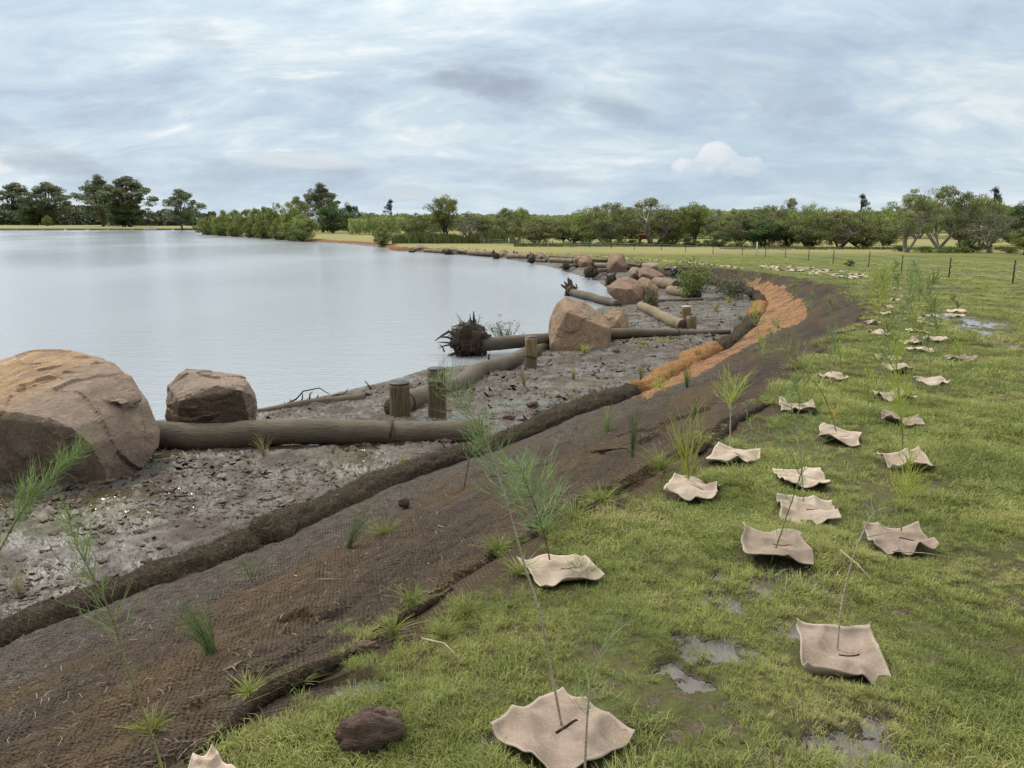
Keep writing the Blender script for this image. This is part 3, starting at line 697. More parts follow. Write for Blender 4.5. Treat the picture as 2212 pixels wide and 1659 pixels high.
# ------------------------------------------------------------------ boulders
def rock(label, t0, pts, back=.9, mat=ROCK_TAN, res=.05, amp=.035, seed=0, extra=(), group='quarried boulders pinning the logs', name='boulder'):
    """pts: (px, py, metres nearer or farther than t0); the far side repeats the outline, drawn in"""
    P = [atd(a, b, t0 + c) for a, b, c in pts]
    cen = sum(P, Vector()) / len(P)
    fwd = Vector((cen.x, cen.y, 0)).normalized()
    rng = random.Random(seed)
    for p in list(P):
        q = cen + (p - cen) * rng.uniform(.6, .8); q += fwd * back * rng.uniform(.8, 1.1); P.append(q)
    zb = min(p.z for p in P)
    for p in list(P):
        if p.z < zb + .15: P.append(p - Vector((0, 0, .18)))
    bm = bmesh.new()
    for p in P: bm.verts.new(p)
    r = bmesh.ops.convex_hull(bm, input=bm.verts)
    bmesh.ops.delete(bm, geom=[v for v in bm.verts if not v.link_faces], context='VERTS')
    for ex in extra:
        e = bmesh.new()
        for a, b, c in ex: e.verts.new(atd(a, b, t0 + c))
        bmesh.ops.convex_hull(e, input=e.verts); me = bpy.data.meshes.new('tmp'); e.to_mesh(me); e.free(); bm.from_mesh(me); bpy.data.meshes.remove(me)
    bmesh.ops.triangulate(bm, faces=bm.faces)
    size = (max(p.x for p in P) - min(p.x for p in P))
    me0 = bpy.data.meshes.new(name + '_raw'); bm.to_mesh(me0); bm.free()
    tmp = bpy.data.objects.new('raw', me0); col.objects.link(tmp)
    md = tmp.modifiers.new('r', 'REMESH'); md.mode = 'VOXEL'; md.voxel_size = res * .8
    me = bpy.data.meshes.new_from_object(tmp.evaluated_get(bpy.context.evaluated_depsgraph_get())); me.name = name
    bpy.data.objects.remove(tmp); bpy.data.meshes.remove(me0)
    bm = bmesh.new(); bm.from_mesh(me); bm.normal_update()
    off = Vector((seed * 7.3, seed * 3.1, seed * 1.7)); k = max(size, .5); new = []
    for v in bm.verts:
        p = v.co / k + off
        q = p + mnoise.noise_vector(p * 1.5) * .35
        st = mnoise.noise(q * 2.0) * 1.6
        led = (math.floor(st * 5) / 5 * .8 + st * .2)                # stepped ledges
        cl = mnoise.voronoi(q * 3.4)[0]; ck = cl[1] - cl[0]
        pt = mnoise.voronoi(q * 2.6)[1][0]; r1 = mnoise.noise_vector(pt * 7.7 + Vector((.3, .6, .9))); f1 = (q * 2.6 - pt).dot(r1) * 2.4
        pt2 = mnoise.voronoi(q * 6.3)[1][0]; r2 = mnoise.noise_vector(pt2 * 7.7 + Vector((.3, .6, .9))); f2 = (q * 6.3 - pt2).dot(r2) * 1.3
        d = led * .35 + f1 + f2 + mnoise.fractal(q * 8, .6, 2.1, 5) * .30 + (min(ck, .03) - .03) * 2.0
        new.append(v.co + v.normal * max(-1.6, min(1.6, d)) * amp * k)
    for v, c_ in zip(bm.verts, new): v.co = c_
    bm.to_mesh(me); bm.free(); me.materials.clear(); me.materials.append(mat)
    me.polygons.foreach_set('use_smooth', np.ones(len(me.polygons), bool))
    me.set_sharp_from_angle(angle=R(24))
    o = bpy.data.objects.new(name, me); col.objects.link(o)
    return tag(o, label, 'boulder', group)
def tb(px, py): return hit(px, py)[1]
t1 = tb(150, 1045) + .75
rock('huge ochre-topped boulder at the left edge, the nearest and largest of all', t1, [(-200, 900, .2), (-110, 815, .5), (0, 781, .6), (60, 764, .65), (132, 757, .7), (190, 774, .6), (240, 779, .5), (281, 812, .3), (322, 862, .12), (350, 930, 0), (346, 965, -.05), (300, 1008, -.25), (262, 1042, -.45),
     (-150, 888, -.82), (38, 888, -.96), (104, 900, -1.02), (156, 925, -1.08), (170, 851, -.55), (194, 958, -1.0), (222, 1008, -.86), (243, 1047, -.62), (100, 1048, -.30), (-150, 1044, -.25)],
     1.5, ROCK_BIG, .03, .012, 1, extra=[[(222, 862, -.42), (236, 845, -.3), (262, 834, -.15), (298, 838, -.05), (309, 860, -.12), (300, 874, -.2), (270, 874, -.4), (244, 870, -.42)]])
t2 = tb(700, 962) + .62
rock('squat brown boulder with an undercut face, standing behind the near log', t2, [(363, 832, .1), (388, 808, .3), (404, 800, .4), (437, 801, .4), (528, 814, .35), (541, 830, .2), (556, 864, .1), (549, 903, .2), (366, 912, .2), (359, 876, 0), (389, 866, -.42), (430, 839, -.34), (469, 833, -.38), (521, 842, -.36), (534, 900, .02), (376, 914, .05), (550, 925, .25), (366, 928, .2)], .6, ROCK_GREY, .022, .016, 2)
tA = tb(1260, 755) + .6
rock('large block-shaped tan boulder with one upright edge, straddling the second log', tA, [(1220, 642, .25), (1262, 652, .3), (1302, 679, .15), (1322, 704, -.1), (1319, 735, -.2), (1310, 754, -.5), (1260, 755, -.65), (1213, 750, -.6), (1191, 743, -.45), (1184, 721, 0), (1187, 688, .2), (1203, 653, .3), (1224, 674, -.62), (1316, 711, -.42)], 1.0, ROCK_TAN, .03, .009, 3)
tB = tb(1330, 712) + .25
rock('small pale boulder leaning behind the large block-shaped boulder', tB, [(1299, 682, 0), (1318, 667, .1), (1336, 663, .1), (1347, 672, 0), (1357, 695, 0), (1360, 710, 0), (1300, 708, -.1), (1335, 690, -.3), (1345, 709, -.3), (1322, 711, -.3)], .5, ROCK_TAN, .03, .014, 4)
tC = tb(1350, 660) + .6
rock('broad rusty boulder with a pointed left shoulder beyond the third root stump', tC, [(1310, 620, 0), (1336, 602, .2), (1355, 597, .3), (1371, 603, .3), (1392, 620, .1), (1390, 645, 0), (1366, 660, -.4), (1350, 661, -.5), (1313, 634, -.1), (1330, 622, -.5), (1362, 625, -.6), (1380, 640, -.4)], .9, ROCK_PINK, .05, .014, 5)
rock('rusty boulder tucked against the right flank of the broad rusty one', tC + .3, [(1373, 608, .1), (1388, 598, .2), (1402, 602, .2), (1423, 622, .1), (1422, 636, 0), (1402, 642, -.2), (1390, 640, -.2), (1398, 620, -.4), (1415, 628, -.2)], .8, ROCK_TAN, .05, .014, 6)
tD = tb(1405, 616) + .6
rock('pink boulder with a long sloping back, behind the rusty pair', tD, [(1378, 581, .1), (1390, 576, .2), (1409, 580, .2), (1436, 594, .1), (1425, 609, 0), (1413, 616, -.3), (1378, 600, -.1), (1390, 592, -.4), (1415, 598, -.4)], 1.0, ROCK_PINK, .06, .014, 7)
rock('greyish green boulder at the left foot of the pink sloping boulder', tD + .3, [(1357, 586, 0), (1363, 578, .1), (1376, 577, .1), (1384, 582, .1), (1382, 600, 0), (1359, 599, -.1), (1370, 590, -.4)], .7, ROCK_GREY, .08, .03, 8)
tE = tb(1420, 592) + .8
rock('flat-topped grey boulder farthest right of the far cluster', tE, [(1385, 571, 0), (1388, 568, .2), (1402, 566, .2), (1423, 568, .2), (1436, 576, .1), (1434, 591, 0), (1410, 590, -.4), (1388, 585, -.2), (1412, 574, -.4)], 1.0, ROCK_GREY, .08, .014, 9)
tF = tb(1338, 590) + .8
rock('tallest of the far boulders, blocky and pink-brown, standing by the fork of two logs', tF, [(1309, 577, 0), (1315, 556, .2), (1322, 548, .3), (1338, 547, .3), (1348, 550, .3), (1352, 563, .2), (1356, 574, 0), (1348, 590, -.2), (1333, 591, -.4), (1314, 586, -.2), (1330, 565, -.6), (1346, 575, -.4)], 1.2, ROCK_PINK, .08, .014, 10)
tG = tb(1262, 578) + .6
rock('rounded orange-brown boulder in front of its redder neighbour at the far bend', tG, [(1247, 563, 0), (1256, 553, .2), (1267, 551, .2), (1277, 556, .2), (1281, 567, .1), (1271, 577, -.1), (1251, 577, -.1), (1264, 565, -.4)], 1.0, ROCK_TAN, .08, .014, 11)
rock('redder boulder peeping out behind the rounded orange-brown one', tG + 1.5, [(1237, 564, 0), (1240, 550, .2), (1253, 547, .2), (1264, 550, .1), (1258, 570, 0), (1240, 569, 0), (1250, 557, -.4)], 1.0, ROCK_PINK, .08, .014, 12)
for i, (lb, x0, y0, x1, y1, mt, sk) in enumerate([
        ('far brown boulder with a straight sloping side, right of the fourth dark root ball', 1158, 543, 1183, 562, ROCK_PINK, -.2), ('half hidden boulder behind the fourth dark root ball', 1140, 544, 1156, 556, ROCK_GREY, 0),
        ('far domed boulder beside the leaning dark root ball in the shallows', 1074, 537, 1101, 556, ROCK_TAN, .0), ('far grey boulder sloping right, above the spiky root ball in the water', 968, 531, 993, 545, ROCK_GREY, -.3),
        ('farthest boulder, a pale wedge beside the raw orange bank', 897, 526, 921, 541, ROCK_GREY, -.3)]):
    tt = tb((x0 + x1) / 2, y1) + .8; w = x1 - x0; h = y1 - y0
    rock(lb, tt, [(x0, y1 - h * .35, 0), (x0 + w * (.28 + sk * .3), y0 + h * .08, .2), (x0 + w * (.5 + sk * .5), y0, .2), (x0 + w * .8, y0 + h * (.22 - sk * .5), .2), (x1, y1 - h * .3, .1), (x1 - w * .12, y1, -.1), (x0 + w * .08, y1, -.1), (x0 + w * .45, y0 + h * .55, -.5)], 1.2, mt, .12, .014, 20 + i)

# ------------------------------------------------------------------ logs, posts and root balls
def log_pts(p0, p1, n, sag=0, wob=.01, seed=0, r=.1):
    p0, p1 = Vector(p0), Vector(p1); L = (p1 - p0).length; out = []
    for i in range(n + 1):
        u = i / n; p = p0.lerp(p1, u)
        p += Vector((mnoise.noise(Vector((u * L * .7, seed, 0))), mnoise.noise(Vector((u * L * .7, seed, 5))), mnoise.noise(Vector((u * L * .7, seed, 9))))) * wob * L ** .5
        p.z -= sag * 4 * u * (1 - u); out.append(p)
    return out
def log_mesh(b, pts, rads, seg=28, seed=0, lump=.06):
    m = len(pts); b0 = b.n; start = len(b.v)
    b.tube(pts, rads, seg, True); V = b.v[-1]
    P = [Vector(v) for v in V]
    for i in range(m):
        c = Vector(pts[i])
        for k in range(seg):
            j = i * seg + k; d = P[j] - c
            V[j] = c + d * (1 + lump * (mnoise.fractal(P[j] * 3.0 + Vector((seed, 0, 0)), .8, 2, 3) + .5 * mnoise.noise(P[j] * 14)))
def pix_log(a, b, ra, rb, up=.8, za=None, zb=None):
    """axis ends from pixels, radius in pixels; the log lies on the mud"""
    out = []
    for (px, py), rp, zz in ((a, ra, za), (b, rb, zb)):
        if zz is None:
            p, t = hit(px, py, 0.0); r = rp * t / F_PX
            for _ in range(4): p, t = hit(px, py, r * up); r = rp * t / F_PX
        else:
            p = Vector(unp(px, py, zz)); t = (EYE - zz) / (-ray(px, py)[2]); r = rp * t / F_PX
        out.append((p, r))
    return out
def log(label, a, b, ra, rb, mat=WOOD_MUD, up=.8, seed=0, n=None, wob=.02, za=None, zb=None, name='log', group='timber logs staked along the mud', cuts=True, build=True):
    (p0, r0), (p1, r1) = pix_log(a, b, ra, rb, up, za, zb)
    L = (p1 - p0).length; n = n or max(6, int(L / .09)); n = min(n, 90)
    pts = log_pts(p0, p1, n, 0, wob, seed); rads = [(r0 + (r1 - r0) * i / n) * (1 + .09 * mnoise.noise(Vector((i * .11 * L / n * 9, seed, 3)))) for i in range(n + 1)]
    root = thing(name, label, 'log', ((p0.x + p1.x) / 2, (p0.y + p1.y) / 2, min(p0.z, p1.z) - r0), group)
    bb = MB(); log_mesh(bb, pts, rads, seed=seed); bb.build('trunk', mat, root)
    for e, q, r in ((0, pts[0], rads[0]), (1, pts[-1], rads[-1])):
        if not cuts: break
        d = ((pts[0] - pts[1]) if e == 0 else (pts[-1] - pts[-2])).normalized(); c = MB()
        c.tube([q - d * .01, q + d * .012], [r * 1.0, r * .93], 28); c.build('sawn_end', WOOD_CUT, root)
    return root, pts, rads
def rope_loop(parent, c, r, axis, sag=.0, th=.008, tail=None, name='rope'):
    b = MB(); axis = Vector(axis).normalized(); u = axis.cross(Vector((0, 0, 1))).normalized(); w = u.cross(axis)
    for k in range(2):
        pts = [Vector(c) + axis * (.012 * k + .015 * math.sin(t * 2)) + (u * math.cos(t) + w * math.sin(t)) * (r * 1.03 + th) for t in np.linspace(0, 2 * math.pi, 26)]
        b.tube(pts, th, 6)
    if tail: b.tube(tail, th, 6)
    return b.build(name, ROPE, parent)
# the near log with its rope
lg, pts, rads = log('long near log lying level in front of the squat boulder, bound with rope', (320, 940), (1040, 931), 31, 25, WOOD_MUD, .9, 1, wob=.03)
i = int(len(pts) * .73); dv = (pts[i + 1] - pts[i]).normalized()
rope_loop(lg, pts[i], rads[i], dv, th=.007, tail=[pts[i] + Vector((-.02, -.02, rads[i] * 1.06)), pts[i] + Vector((.06, -rads[i] * .95, rads[i] * .55)), pts[i] + Vector((.05, -rads[i] * 1.18, -.02)), pts[i] + Vector((-.12, -rads[i] * 1.5, -.14))])
# half-buried log behind, going away to the right in two lengths
lg2, pts2, rads2 = log('mud-caked log running away from the two near posts to the tall single post', (850, 882), (1150, 762), 24, 17, WOOD_MUD, .55, 2, wob=.05)
rope_loop(lg2, pts2[4], rads2[4], (pts2[5] - pts2[4]), th=.006)
rope_loop(lg2, pts2[-5], rads2[-5], (pts2[-4] - pts2[-5]), th=.006)
rg = random.Random(5)
for k in range(26):
    bk = MB()
    i = rg.randint(int(len(pts2) * .4), int(len(pts2) * .85)); p = pts2[i]; q = rads2[i]; a = rg.uniform(2.6, 4.4)
    d = (pts2[i] - pts2[i - 1]).normalized(); u = d.cross(Vector((0, 0, 1))).normalized()
    o_ = p + u * math.cos(a) * -q * 1.02 * (-1) + Vector((0, 0, math.sin(a) * q * .9 * -1)) ; o_ = p - u * -math.cos(a) * q + Vector((0, 0, abs(math.sin(a)) * q * .6))
    bk.tube([o_, o_ + d * rg.uniform(.05, .16) + Vector((rg.uniform(-.05, .02), rg.uniform(-.1, 0), rg.uniform(-.05, .02)))], [rg.uniform(.012, .022), .004], 5)
    bk.build('peeling_bark', WOOD_CUT, lg2)
log('short buried log length poking out left of the large block-shaped boulder', (1150, 762), (1215, 740), 13, 10, WOOD_MUD, .1, 3, wob=.03)
log('silted mound-like log at the water line behind the near log', (560, 892), (790, 858), 9, 11, WOOD_MUD, -.1, 4, wob=.06)
log('pale tan log pointing towards the pair of far posts', (1384, 661), (1474, 703), 10, 13, WOOD_TAN, .7, 5, wob=.03)
log('thick pale log behind the rusty boulders, left of the leafy bush', (1418, 611), (1462, 617), 13, 12, WOOD_TAN, .8, 6)
log('pale log with a dark sawn end beneath the leafy bush', (1447, 628), (1506, 637), 11, 11, WOOD_TAN, .7, 7)
log('low log lying between the broad rusty boulder and the flat-topped one', (1286, 574), (1314, 575), 6.5, 6, WOOD_TAN, .7, 8)
log('sawn log right of the spiky root stump by the far bend', (1190, 562), (1240, 564), 6, 5.5, WOOD_TAN, .7, 9)
log('far log between the leaning root ball and the fourth root ball', (1098, 553), (1142, 554), 5.5, 5.5, WOOD_TAN, .7, 10)
log('longest far log, lying left of the leaning root ball', (1013, 546), (1066, 547), 5, 5, WOOD_TAN, .7, 11)
log('far log between the pale wedge boulder and the spiky root ball', (918, 541), (958, 543.5), 3.5, 4.5, WOOD_TAN, .7, 12)
log('thin dark log lying on the far mud right of the sloping grey boulder', (988, 543), (1013, 545), 3, 2.4, WOOD_MUD, .7, 13)
log('stub log with a dark end below the sloping brown boulder', (1156, 563), (1181, 564), 3.6, 3.6, WOOD_MUD, .7, 14)
log('log lying along the toe of the slope left of the tallest far boulder', (1279, 561), (1312, 562.5), 3, 3, WOOD_MUD, .7, 15)
log('log along the toe of the slope right of the tallest far boulder', (1352, 570), (1386, 573), 3.5, 3, WOOD_MUD, .7, 16)
log('long thin log along the toe of the slope right of the flat-topped boulder', (1436, 580), (1500, 577), 3.2, 3, WOOD_MUD, .7, 17)
log('dark log on the upper mud behind the domed boulder', (1188, 553), (1238, 558), 2.4, 2.4, WOOD_MUD, .7, 18)

def roots(b, c, rad, axis, n, seed, thick=.03, spread=1.0, flat_=.75, hair=0):
    """a mass of curling, tapering roots round c, thinning outwards; axis points from the trunk to the roots"""
    rg = random.Random(seed); axis = Vector(axis).normalized(); c = Vector(c)
    u = axis.cross(Vector((0, 0, 1))).normalized(); w = u.cross(axis)
    for i in range(n):
        a = rg.uniform(0, 2 * math.pi); f = rg.uniform(-.25, .9)
        d = (u * math.cos(a) + w * math.sin(a)) * spread + axis * f; d.normalize()
        L = rad * rg.uniform(.3, .75); th = thick * rg.uniform(.35, 1.2)
        p = c + Vector((rg.uniform(-1, 1), rg.uniform(-1, 1), rg.uniform(-1, 1))) * rad * .5; pts = [p.copy()]; cur = (d + Vector((rg.uniform(-1, 1), rg.uniform(-1, 1), rg.uniform(-1, 1))) * .7).normalized()
        for s in range(6):
            cur = (cur + Vector((rg.uniform(-1, 1), rg.uniform(-1, 1), rg.uniform(-1, 1))) * .75 + d * .1 + Vector((0, 0, -.12))).normalized()
            p = p + cur * L / 6; pts.append(p.copy())
            if rg.random() < .35 and s > 1:
                q = [p.copy()]; cc = (cur + Vector((rg.uniform(-1, 1), rg.uniform(-1, 1), rg.uniform(-1, 1))) * .9).normalized()
                for _ in range(3): q.append(q[-1] + cc * L * .11); cc = (cc + Vector((rg.uniform(-.4, .4), rg.uniform(-.4, .4), rg.uniform(-.5, .3)))).normalized()
                b.tube(q, [th * .45, th * .35, th * .25, th * .1], 4, a=rg.random())
        b.tube(pts, [th * (1 - .6 * k / 6) for k in range(7)], 5, a=rg.random())
    for i in range(hair):
        d = Vector((rg.uniform(-1, 1), rg.uniform(-1, 1), rg.uniform(-1, 1))).normalized(); p = c + d * rad * rg.uniform(.3, .7)
        q = [p]; cur = Vector((rg.uniform(-.6, .6), rg.uniform(-.6, .6), rg.uniform(-1, .3)))
        for _ in range(3): q.append(q[-1] + cur * rad * .12); cur += Vector((rg.uniform(-.5, .5), rg.uniform(-.5, .5), rg.uniform(-.5, .2)))
        b.tube(q, [.005, .004, .003, .0015], 3, a=rg.random())
def core(b, c, rx, ry, rz, seed, seg=18):
    th = np.linspace(0, 2 * np.pi, seg, endpoint=False); ph = np.linspace(.05, np.pi - .05, seg // 2)
    V = [];
    for p in ph:
        for t in th:
            d = Vector((math.sin(p) * math.cos(t), math.sin(p) * math.sin(t), math.cos(p))); k = 1 + .45 * mnoise.fractal(d * 2.2 + Vector((seed, 0, 0)), .8, 2, 4)
            V.append((c[0] + d.x * rx * k, c[1] + d.y * ry * k, c[2] + d.z * rz * k))
    n = len(ph); F = [(i * seg + k, (i + 1) * seg + k, (i + 1) * seg + (k + 1) % seg, i * seg + (k + 1) % seg) for i in range(n - 1) for k in range(seg)]
    b.add(V, F, .2)
G_ROOT = 'uprooted trees with their root balls in the shallows'
def rootwad(label, cx, cy, w, h, zc=None, n=60, seed=0, trunk=None, r_trunk=6, mat=WOOD_MUD, axis=(-1, -.3, .1), hair=40, spikes=()):
    """root ball centred on a pixel, standing in the shallows; trunk = far end pixel of its stem"""
    base, t = hit(cx, cy + h / 2); c = atd(cx, cy, t + .1); ru = w * t / F_PX / 2; rv = h * t / F_PX / 2
    root = thing('rootwad_log', label, 'uprooted tree', (c.x, c.y, base.z), G_ROOT)
    b = MB(); core(b, c, ru * .62, ru * .5, rv * .7, seed); roots(b, c, (ru + rv) / 2 * 1.1, axis, n, seed, thick=.055 * (ru + rv) / 2 + .012, hair=hair)
    rg = random.Random(seed + 50)
    for (sx, sy, sw) in spikes:      # upright broken spikes (pixel of the tip, width in pixels)
        tip = atd(sx, sy, t + .1); q = c.lerp(tip, .1); k = t / F_PX
        b.tube([q, c.lerp(tip, .5) + Vector((rg.uniform(-.02, .02), 0, 0)), c.lerp(tip, .85), tip], [sw * k * .7, sw * k * .55, sw * k * .35, sw * k * .1], 7, a=.3)
    b.build('root_ball', WOOD_ROOT, root)
    if trunk:
        (q, r1), _ = pix_log(trunk, trunk, r_trunk * .9, r_trunk * .9, .9)
        pts = log_pts(c, q, 26, 0, .03, seed); bb = MB(); log_mesh(bb, pts, [r_trunk * t / F_PX * (1 - .15 * i / 26) for i in range(27)], 24, seed); bb.build('trunk', mat, root)
    return root, c, ru
# the near root ball and its long stem, running under the large boulder
base, tw = hit(1003, 782); c = atd(1012, 735, tw + .15)
rw = thing('rootwad_log', 'nearest uprooted tree, shaggy black root ball in the water, long stem under the block-shaped boulder', 'uprooted tree', (c.x, c.y, base.z), G_ROOT)
b = MB(); k = tw / F_PX
core(b, c, 40 * k, 30 * k, 36 * k, 3, 30); core(b, c + Vector((22 * k, 0, -18 * k)), 16 * k, 14 * k, 30 * k, 4, 22)
roots(b, c, 50 * k, (-.9, -.35, .1), 240, 7, .017, hair=420)
roots(b, c + Vector((10 * k, 0, 10 * k)), 48 * k, (.1, -.9, .3), 60, 8, .016, hair=160)
rg = random.Random(3)
for (x0, y0, x1, y1, x2, y2, th) in [(1000, 735, 970, 716, 939, 737, 4.5), (1000, 742, 965, 728, 945, 730, 3), (990, 750, 970, 745, 946, 753, 3), (1000, 758, 965, 770, 946, 776, 3.6), (990, 745, 965, 740, 943, 741, 2.5), (1020, 720, 1024, 700, 1023, 672, 4.6), (1020, 722, 1019, 700, 1014, 678, 2.2), (1028, 720, 1040, 708, 1052, 722, 3.2), (1020, 725, 1000, 700, 975, 708, 3), (1030, 745, 1042, 760, 1040, 782, 6), (1022, 750, 1022, 765, 1020, 783, 7), (1000, 755, 985, 765, 990, 775, 4), (1036, 730, 1048, 745, 1049, 765, 3), (985, 735, 975, 725, 968, 712, 2), (995, 730, 990, 712, 998, 700, 2.4), (960, 760, 955, 748, 947, 746, 1.8)]:
    A, Bq, Cq = atd(x0, y0, tw + .1), atd(x1, y1, tw + .1 + rg.uniform(-.25, .15)), atd(x2, y2, tw + .1 + rg.uniform(-.35, .2))
    pts = [A, A.lerp(Bq, .6) + Vector((0, 0, .01)), Bq, Bq.lerp(Cq, .5) + Vector((0, rg.uniform(-.03, .03), .015)), Cq]
    b.tube(pts, [th * k, th * k * .9, th * k * .75, th * k * .5, th * k * .15], 7, a=rg.random())
b.build('root_ball', WOOD_ROOT, rw)
(q1, rq), (q2, rr2) = pix_log((1317, 721), (1578, 717), 12.5, 5, .9)
p0 = atd(1035, 745, tw + .1)
pts = log_pts(p0, q1, 34, 0, .01, 8)[:-1] + log_pts(q1, q2, 30, 0, .02, 9); m = len(pts)
rads = [15 * k * (1 - u) + rq * u for u in np.linspace(0, 1, 34)] + [rq * (1 - u) + rr2 * u for u in np.linspace(0, 1, 31)]
bb = MB(); log_mesh(bb, pts, rads, 28, 8, .05); bb.build('trunk', WOOD_MUD, rw)
rope_loop(rw, pts[-14], rads[-14], pts[-13] - pts[-14], th=.007)
rootwad('uprooted tree with tall broken spikes standing behind the large boulder', 1234, 631, 42, 42, n=60, seed=12, trunk=(1335, 656), r_trunk=8.5, spikes=((1227, 599, 9), (1218, 607, 5), (1211, 614, 6.5), (1233, 603, 9), (1222, 610, 5), (1234, 610, 9), (1251, 637, 10), (1240, 640, 9)), hair=20)
log('thin low stem crossing the mud from the first leafy post to the bush', (1420, 650), (1518, 646), 4.6, 3.2, WOOD_MUD, .7, 19)
rootwad('upright tangled root ball beside the left shoulder of the broad rusty boulder', 1320, 606, 32, 40, n=60, seed=13, hair=60, spikes=((1330, 589, 4), (1322, 592, 3)))
rootwad('wide spidery root ball in the shallows before the far boulders', 1277, 587, 50, 36, n=80, seed=14, trunk=(1316, 582), r_trunk=5, hair=80, spikes=((1283, 568, 2.5),))
rootwad('two-humped root ball in the shallows left of the rounded orange-brown boulder', 1222, 576, 26, 22, n=40, seed=15, trunk=(1250, 572), r_trunk=4, hair=30, spikes=((1222, 560, 3), (1206, 577, 4), (1228, 564, 3)))
rootwad('fourth far root ball, with one tall crooked spike', 1148, 560, 26, 24, n=40, seed=16, hair=30, spikes=((1146, 542, 2.2), (1140, 560, 2)))
rootwad('leaning dark root ball on arching legs beside the domed boulder', 1072, 553, 26, 18, n=40, seed=17, hair=20, spikes=((1066, 538, 2.4), (1063, 560, 2), (1087, 555, 1.8)))
rootwad('spiky star-shaped root ball in the water below the sloping grey boulder', 969, 545, 32, 17, n=46, seed=18, trunk=(986, 550), r_trunk=2.4, hair=20, spikes=((971, 534, 1.5),))
rootwad('farthest uprooted tree, one thin black spike beside an arching stem', 890, 543, 24, 8, n=14, seed=19, hair=8, spikes=((890, 534, 1.2), (903, 537, 2.4), (908, 541, 2)))

def post(label, x, yt, yb, w, mat, top, band=None, d=0):
    p, t = hit(x, yb); r = w / 2 * t / F_PX; h = (yb - yt) * t / F_PX
    root = thing('timber_post', label, 'post', (p.x, p.y, p.z), 'round timber posts driven into the mud')
    b = MB(); n = 12; pts = [(p.x + .004 * math.sin(i), p.y, p.z - .3 + (h + .3) * i / n) for i in range(n + 1)]
    log_mesh(b, [Vector(q) for q in pts], [r * (1.03 - .05 * i / n) for i in range(n + 1)], 36, x, .02); b.build('shaft', mat, root)
    b = MB(); b.tube([(p.x, p.y, p.z + h - .002), (p.x, p.y, p.z + h + .012)], [r * 1.0, r * .97], 36); b.build('sawn_top', top, root)
    if band:
        rope_loop(root, (p.x, p.y, p.z + h * band), r * 1.02, (0.05, 0, 1), th=.006)
    return root
post('short dark post, the left of the near pair by the log', 865, 826, 902, 44, POST_DARK, POST_TOP)
post('taller dark post, the right of the near pair by the log', 945, 795, 898, 39, POST_DARK, POST_TOP)
post('single weathered post roped to the mud-caked log', 1147, 727, 790, 26, POST_TAN, POST_TOP, .33)
post('pale-topped post of the far pair', 1481, 662, 700, 21, POST_TAN, POST_TOP_PALE)
post('dark-topped shorter post of the far pair', 1493, 684, 711, 22, POST_TAN, POST_TOP)
post('stubby post with leaves sprouting above it beside the rusty boulders', 1412, 643, 667, 17, POST_TAN, POST_TOP)
for i, (x, a, bq, w) in enumerate([(1029, 538.5, 541.5, 3), (1047, 539, 542, 3), (1110, 542, 547, 4), (1117, 544, 549, 4)]):
    post(['left stump', 'second stump', 'third stump', 'rightmost stump'][i] + ' of the four tiny brown stumps at the foot of the far slope', x, a, bq, w, POST_TAN, POST_TOP)
post('tiny dark stake between the near root ball and the mud-caked log', 1056, 765, 782, 5, POST_DARK, POST_TOP)
post('thin stake crown on the mud right of the stubby leafy post', 1387, 652, 664, 3, POST_DARK, POST_TOP)
# ------------------------------------------------------------------ vegetation materials
def mk_leaf(name, lo, mid, hi, odd=None, trans=.25, posn=0.0):
    m, n = material(name); v = n.att('var'); r = n.rnd()
    k = v
    if posn: k = v * .55 + n.noise(n.pos(), posn, 4, .6).ss(.3, .7) * .45
    c = n.ramp(k, [(.1, lo), (.5, mid), (.88, hi)] + ([(.97, odd)] if odd else []))
    h = n.node('ShaderNodeHueSaturation'); n.set(h.inputs['Color'], c); n.set(h.inputs['Value'], r * .4 + .9); h.inputs['Saturation'].default_value = .92; n.set(h.inputs['Hue'], r * .02 + .49)
    c = S(n.nt, h.outputs[0])
    p = n.out(c, .6, spec=.25)
    if trans:
        t = n.node('ShaderNodeBsdfTranslucent'); n.set(t.inputs[0], c); mx = n.node('ShaderNodeMixShader'); mx.inputs[0].default_value = trans
        o = [q for q in n.nt.nodes if q.type == 'OUTPUT_MATERIAL'][0]
        n.nt.links.new(p.outputs[0], mx.inputs[1]); n.nt.links.new(t.outputs[0], mx.inputs[2]); n.nt.links.new(mx.outputs[0], o.inputs[0])
    return m
LEAF_MANG = mk_leaf('mangrove leaves', (0.090, 0.126, 0.024), (0.180, 0.222, 0.042), (0.312, 0.348, 0.090))
LEAF_OLIVE = mk_leaf('olive green leaves', (0.088, 0.115, 0.030), (0.176, 0.203, 0.057), (0.311, 0.324, 0.121))
LEAF_DARK = mk_leaf('dark green leaves', (0.029, 0.055, 0.016), (0.058, 0.107, 0.026), (0.117, 0.182, 0.052))
LEAF_GUM = mk_leaf('grey green gum leaves', (0.065, 0.089, 0.035), (0.121, 0.154, 0.065), (0.227, 0.251, 0.130), (0.259, 0.178, 0.130))
LEAF_SHE = mk_leaf('dull casuarina needles', (0.026, 0.034, 0.026), (0.049, 0.060, 0.047), (0.091, 0.101, 0.081))
LEAF_LIME = mk_leaf('bright green leaves', (.07, .12, .012), (.14, .21, .02), (.24, .32, .05))
LEAF_PALE = mk_leaf('pale grey green leaves', (.07, .085, .045), (.12, .135, .075), (.20, .215, .13))
LEAF_FAR = mk_leaf('distant foliage', (0.052, 0.071, 0.041), (0.092, 0.113, 0.064), (0.149, 0.172, 0.103), trans=0, posn=.05)
BARK = mk_wood('grey bark', (.09, .075, .058), (.15, .13, .105), (.045, .036, .028))
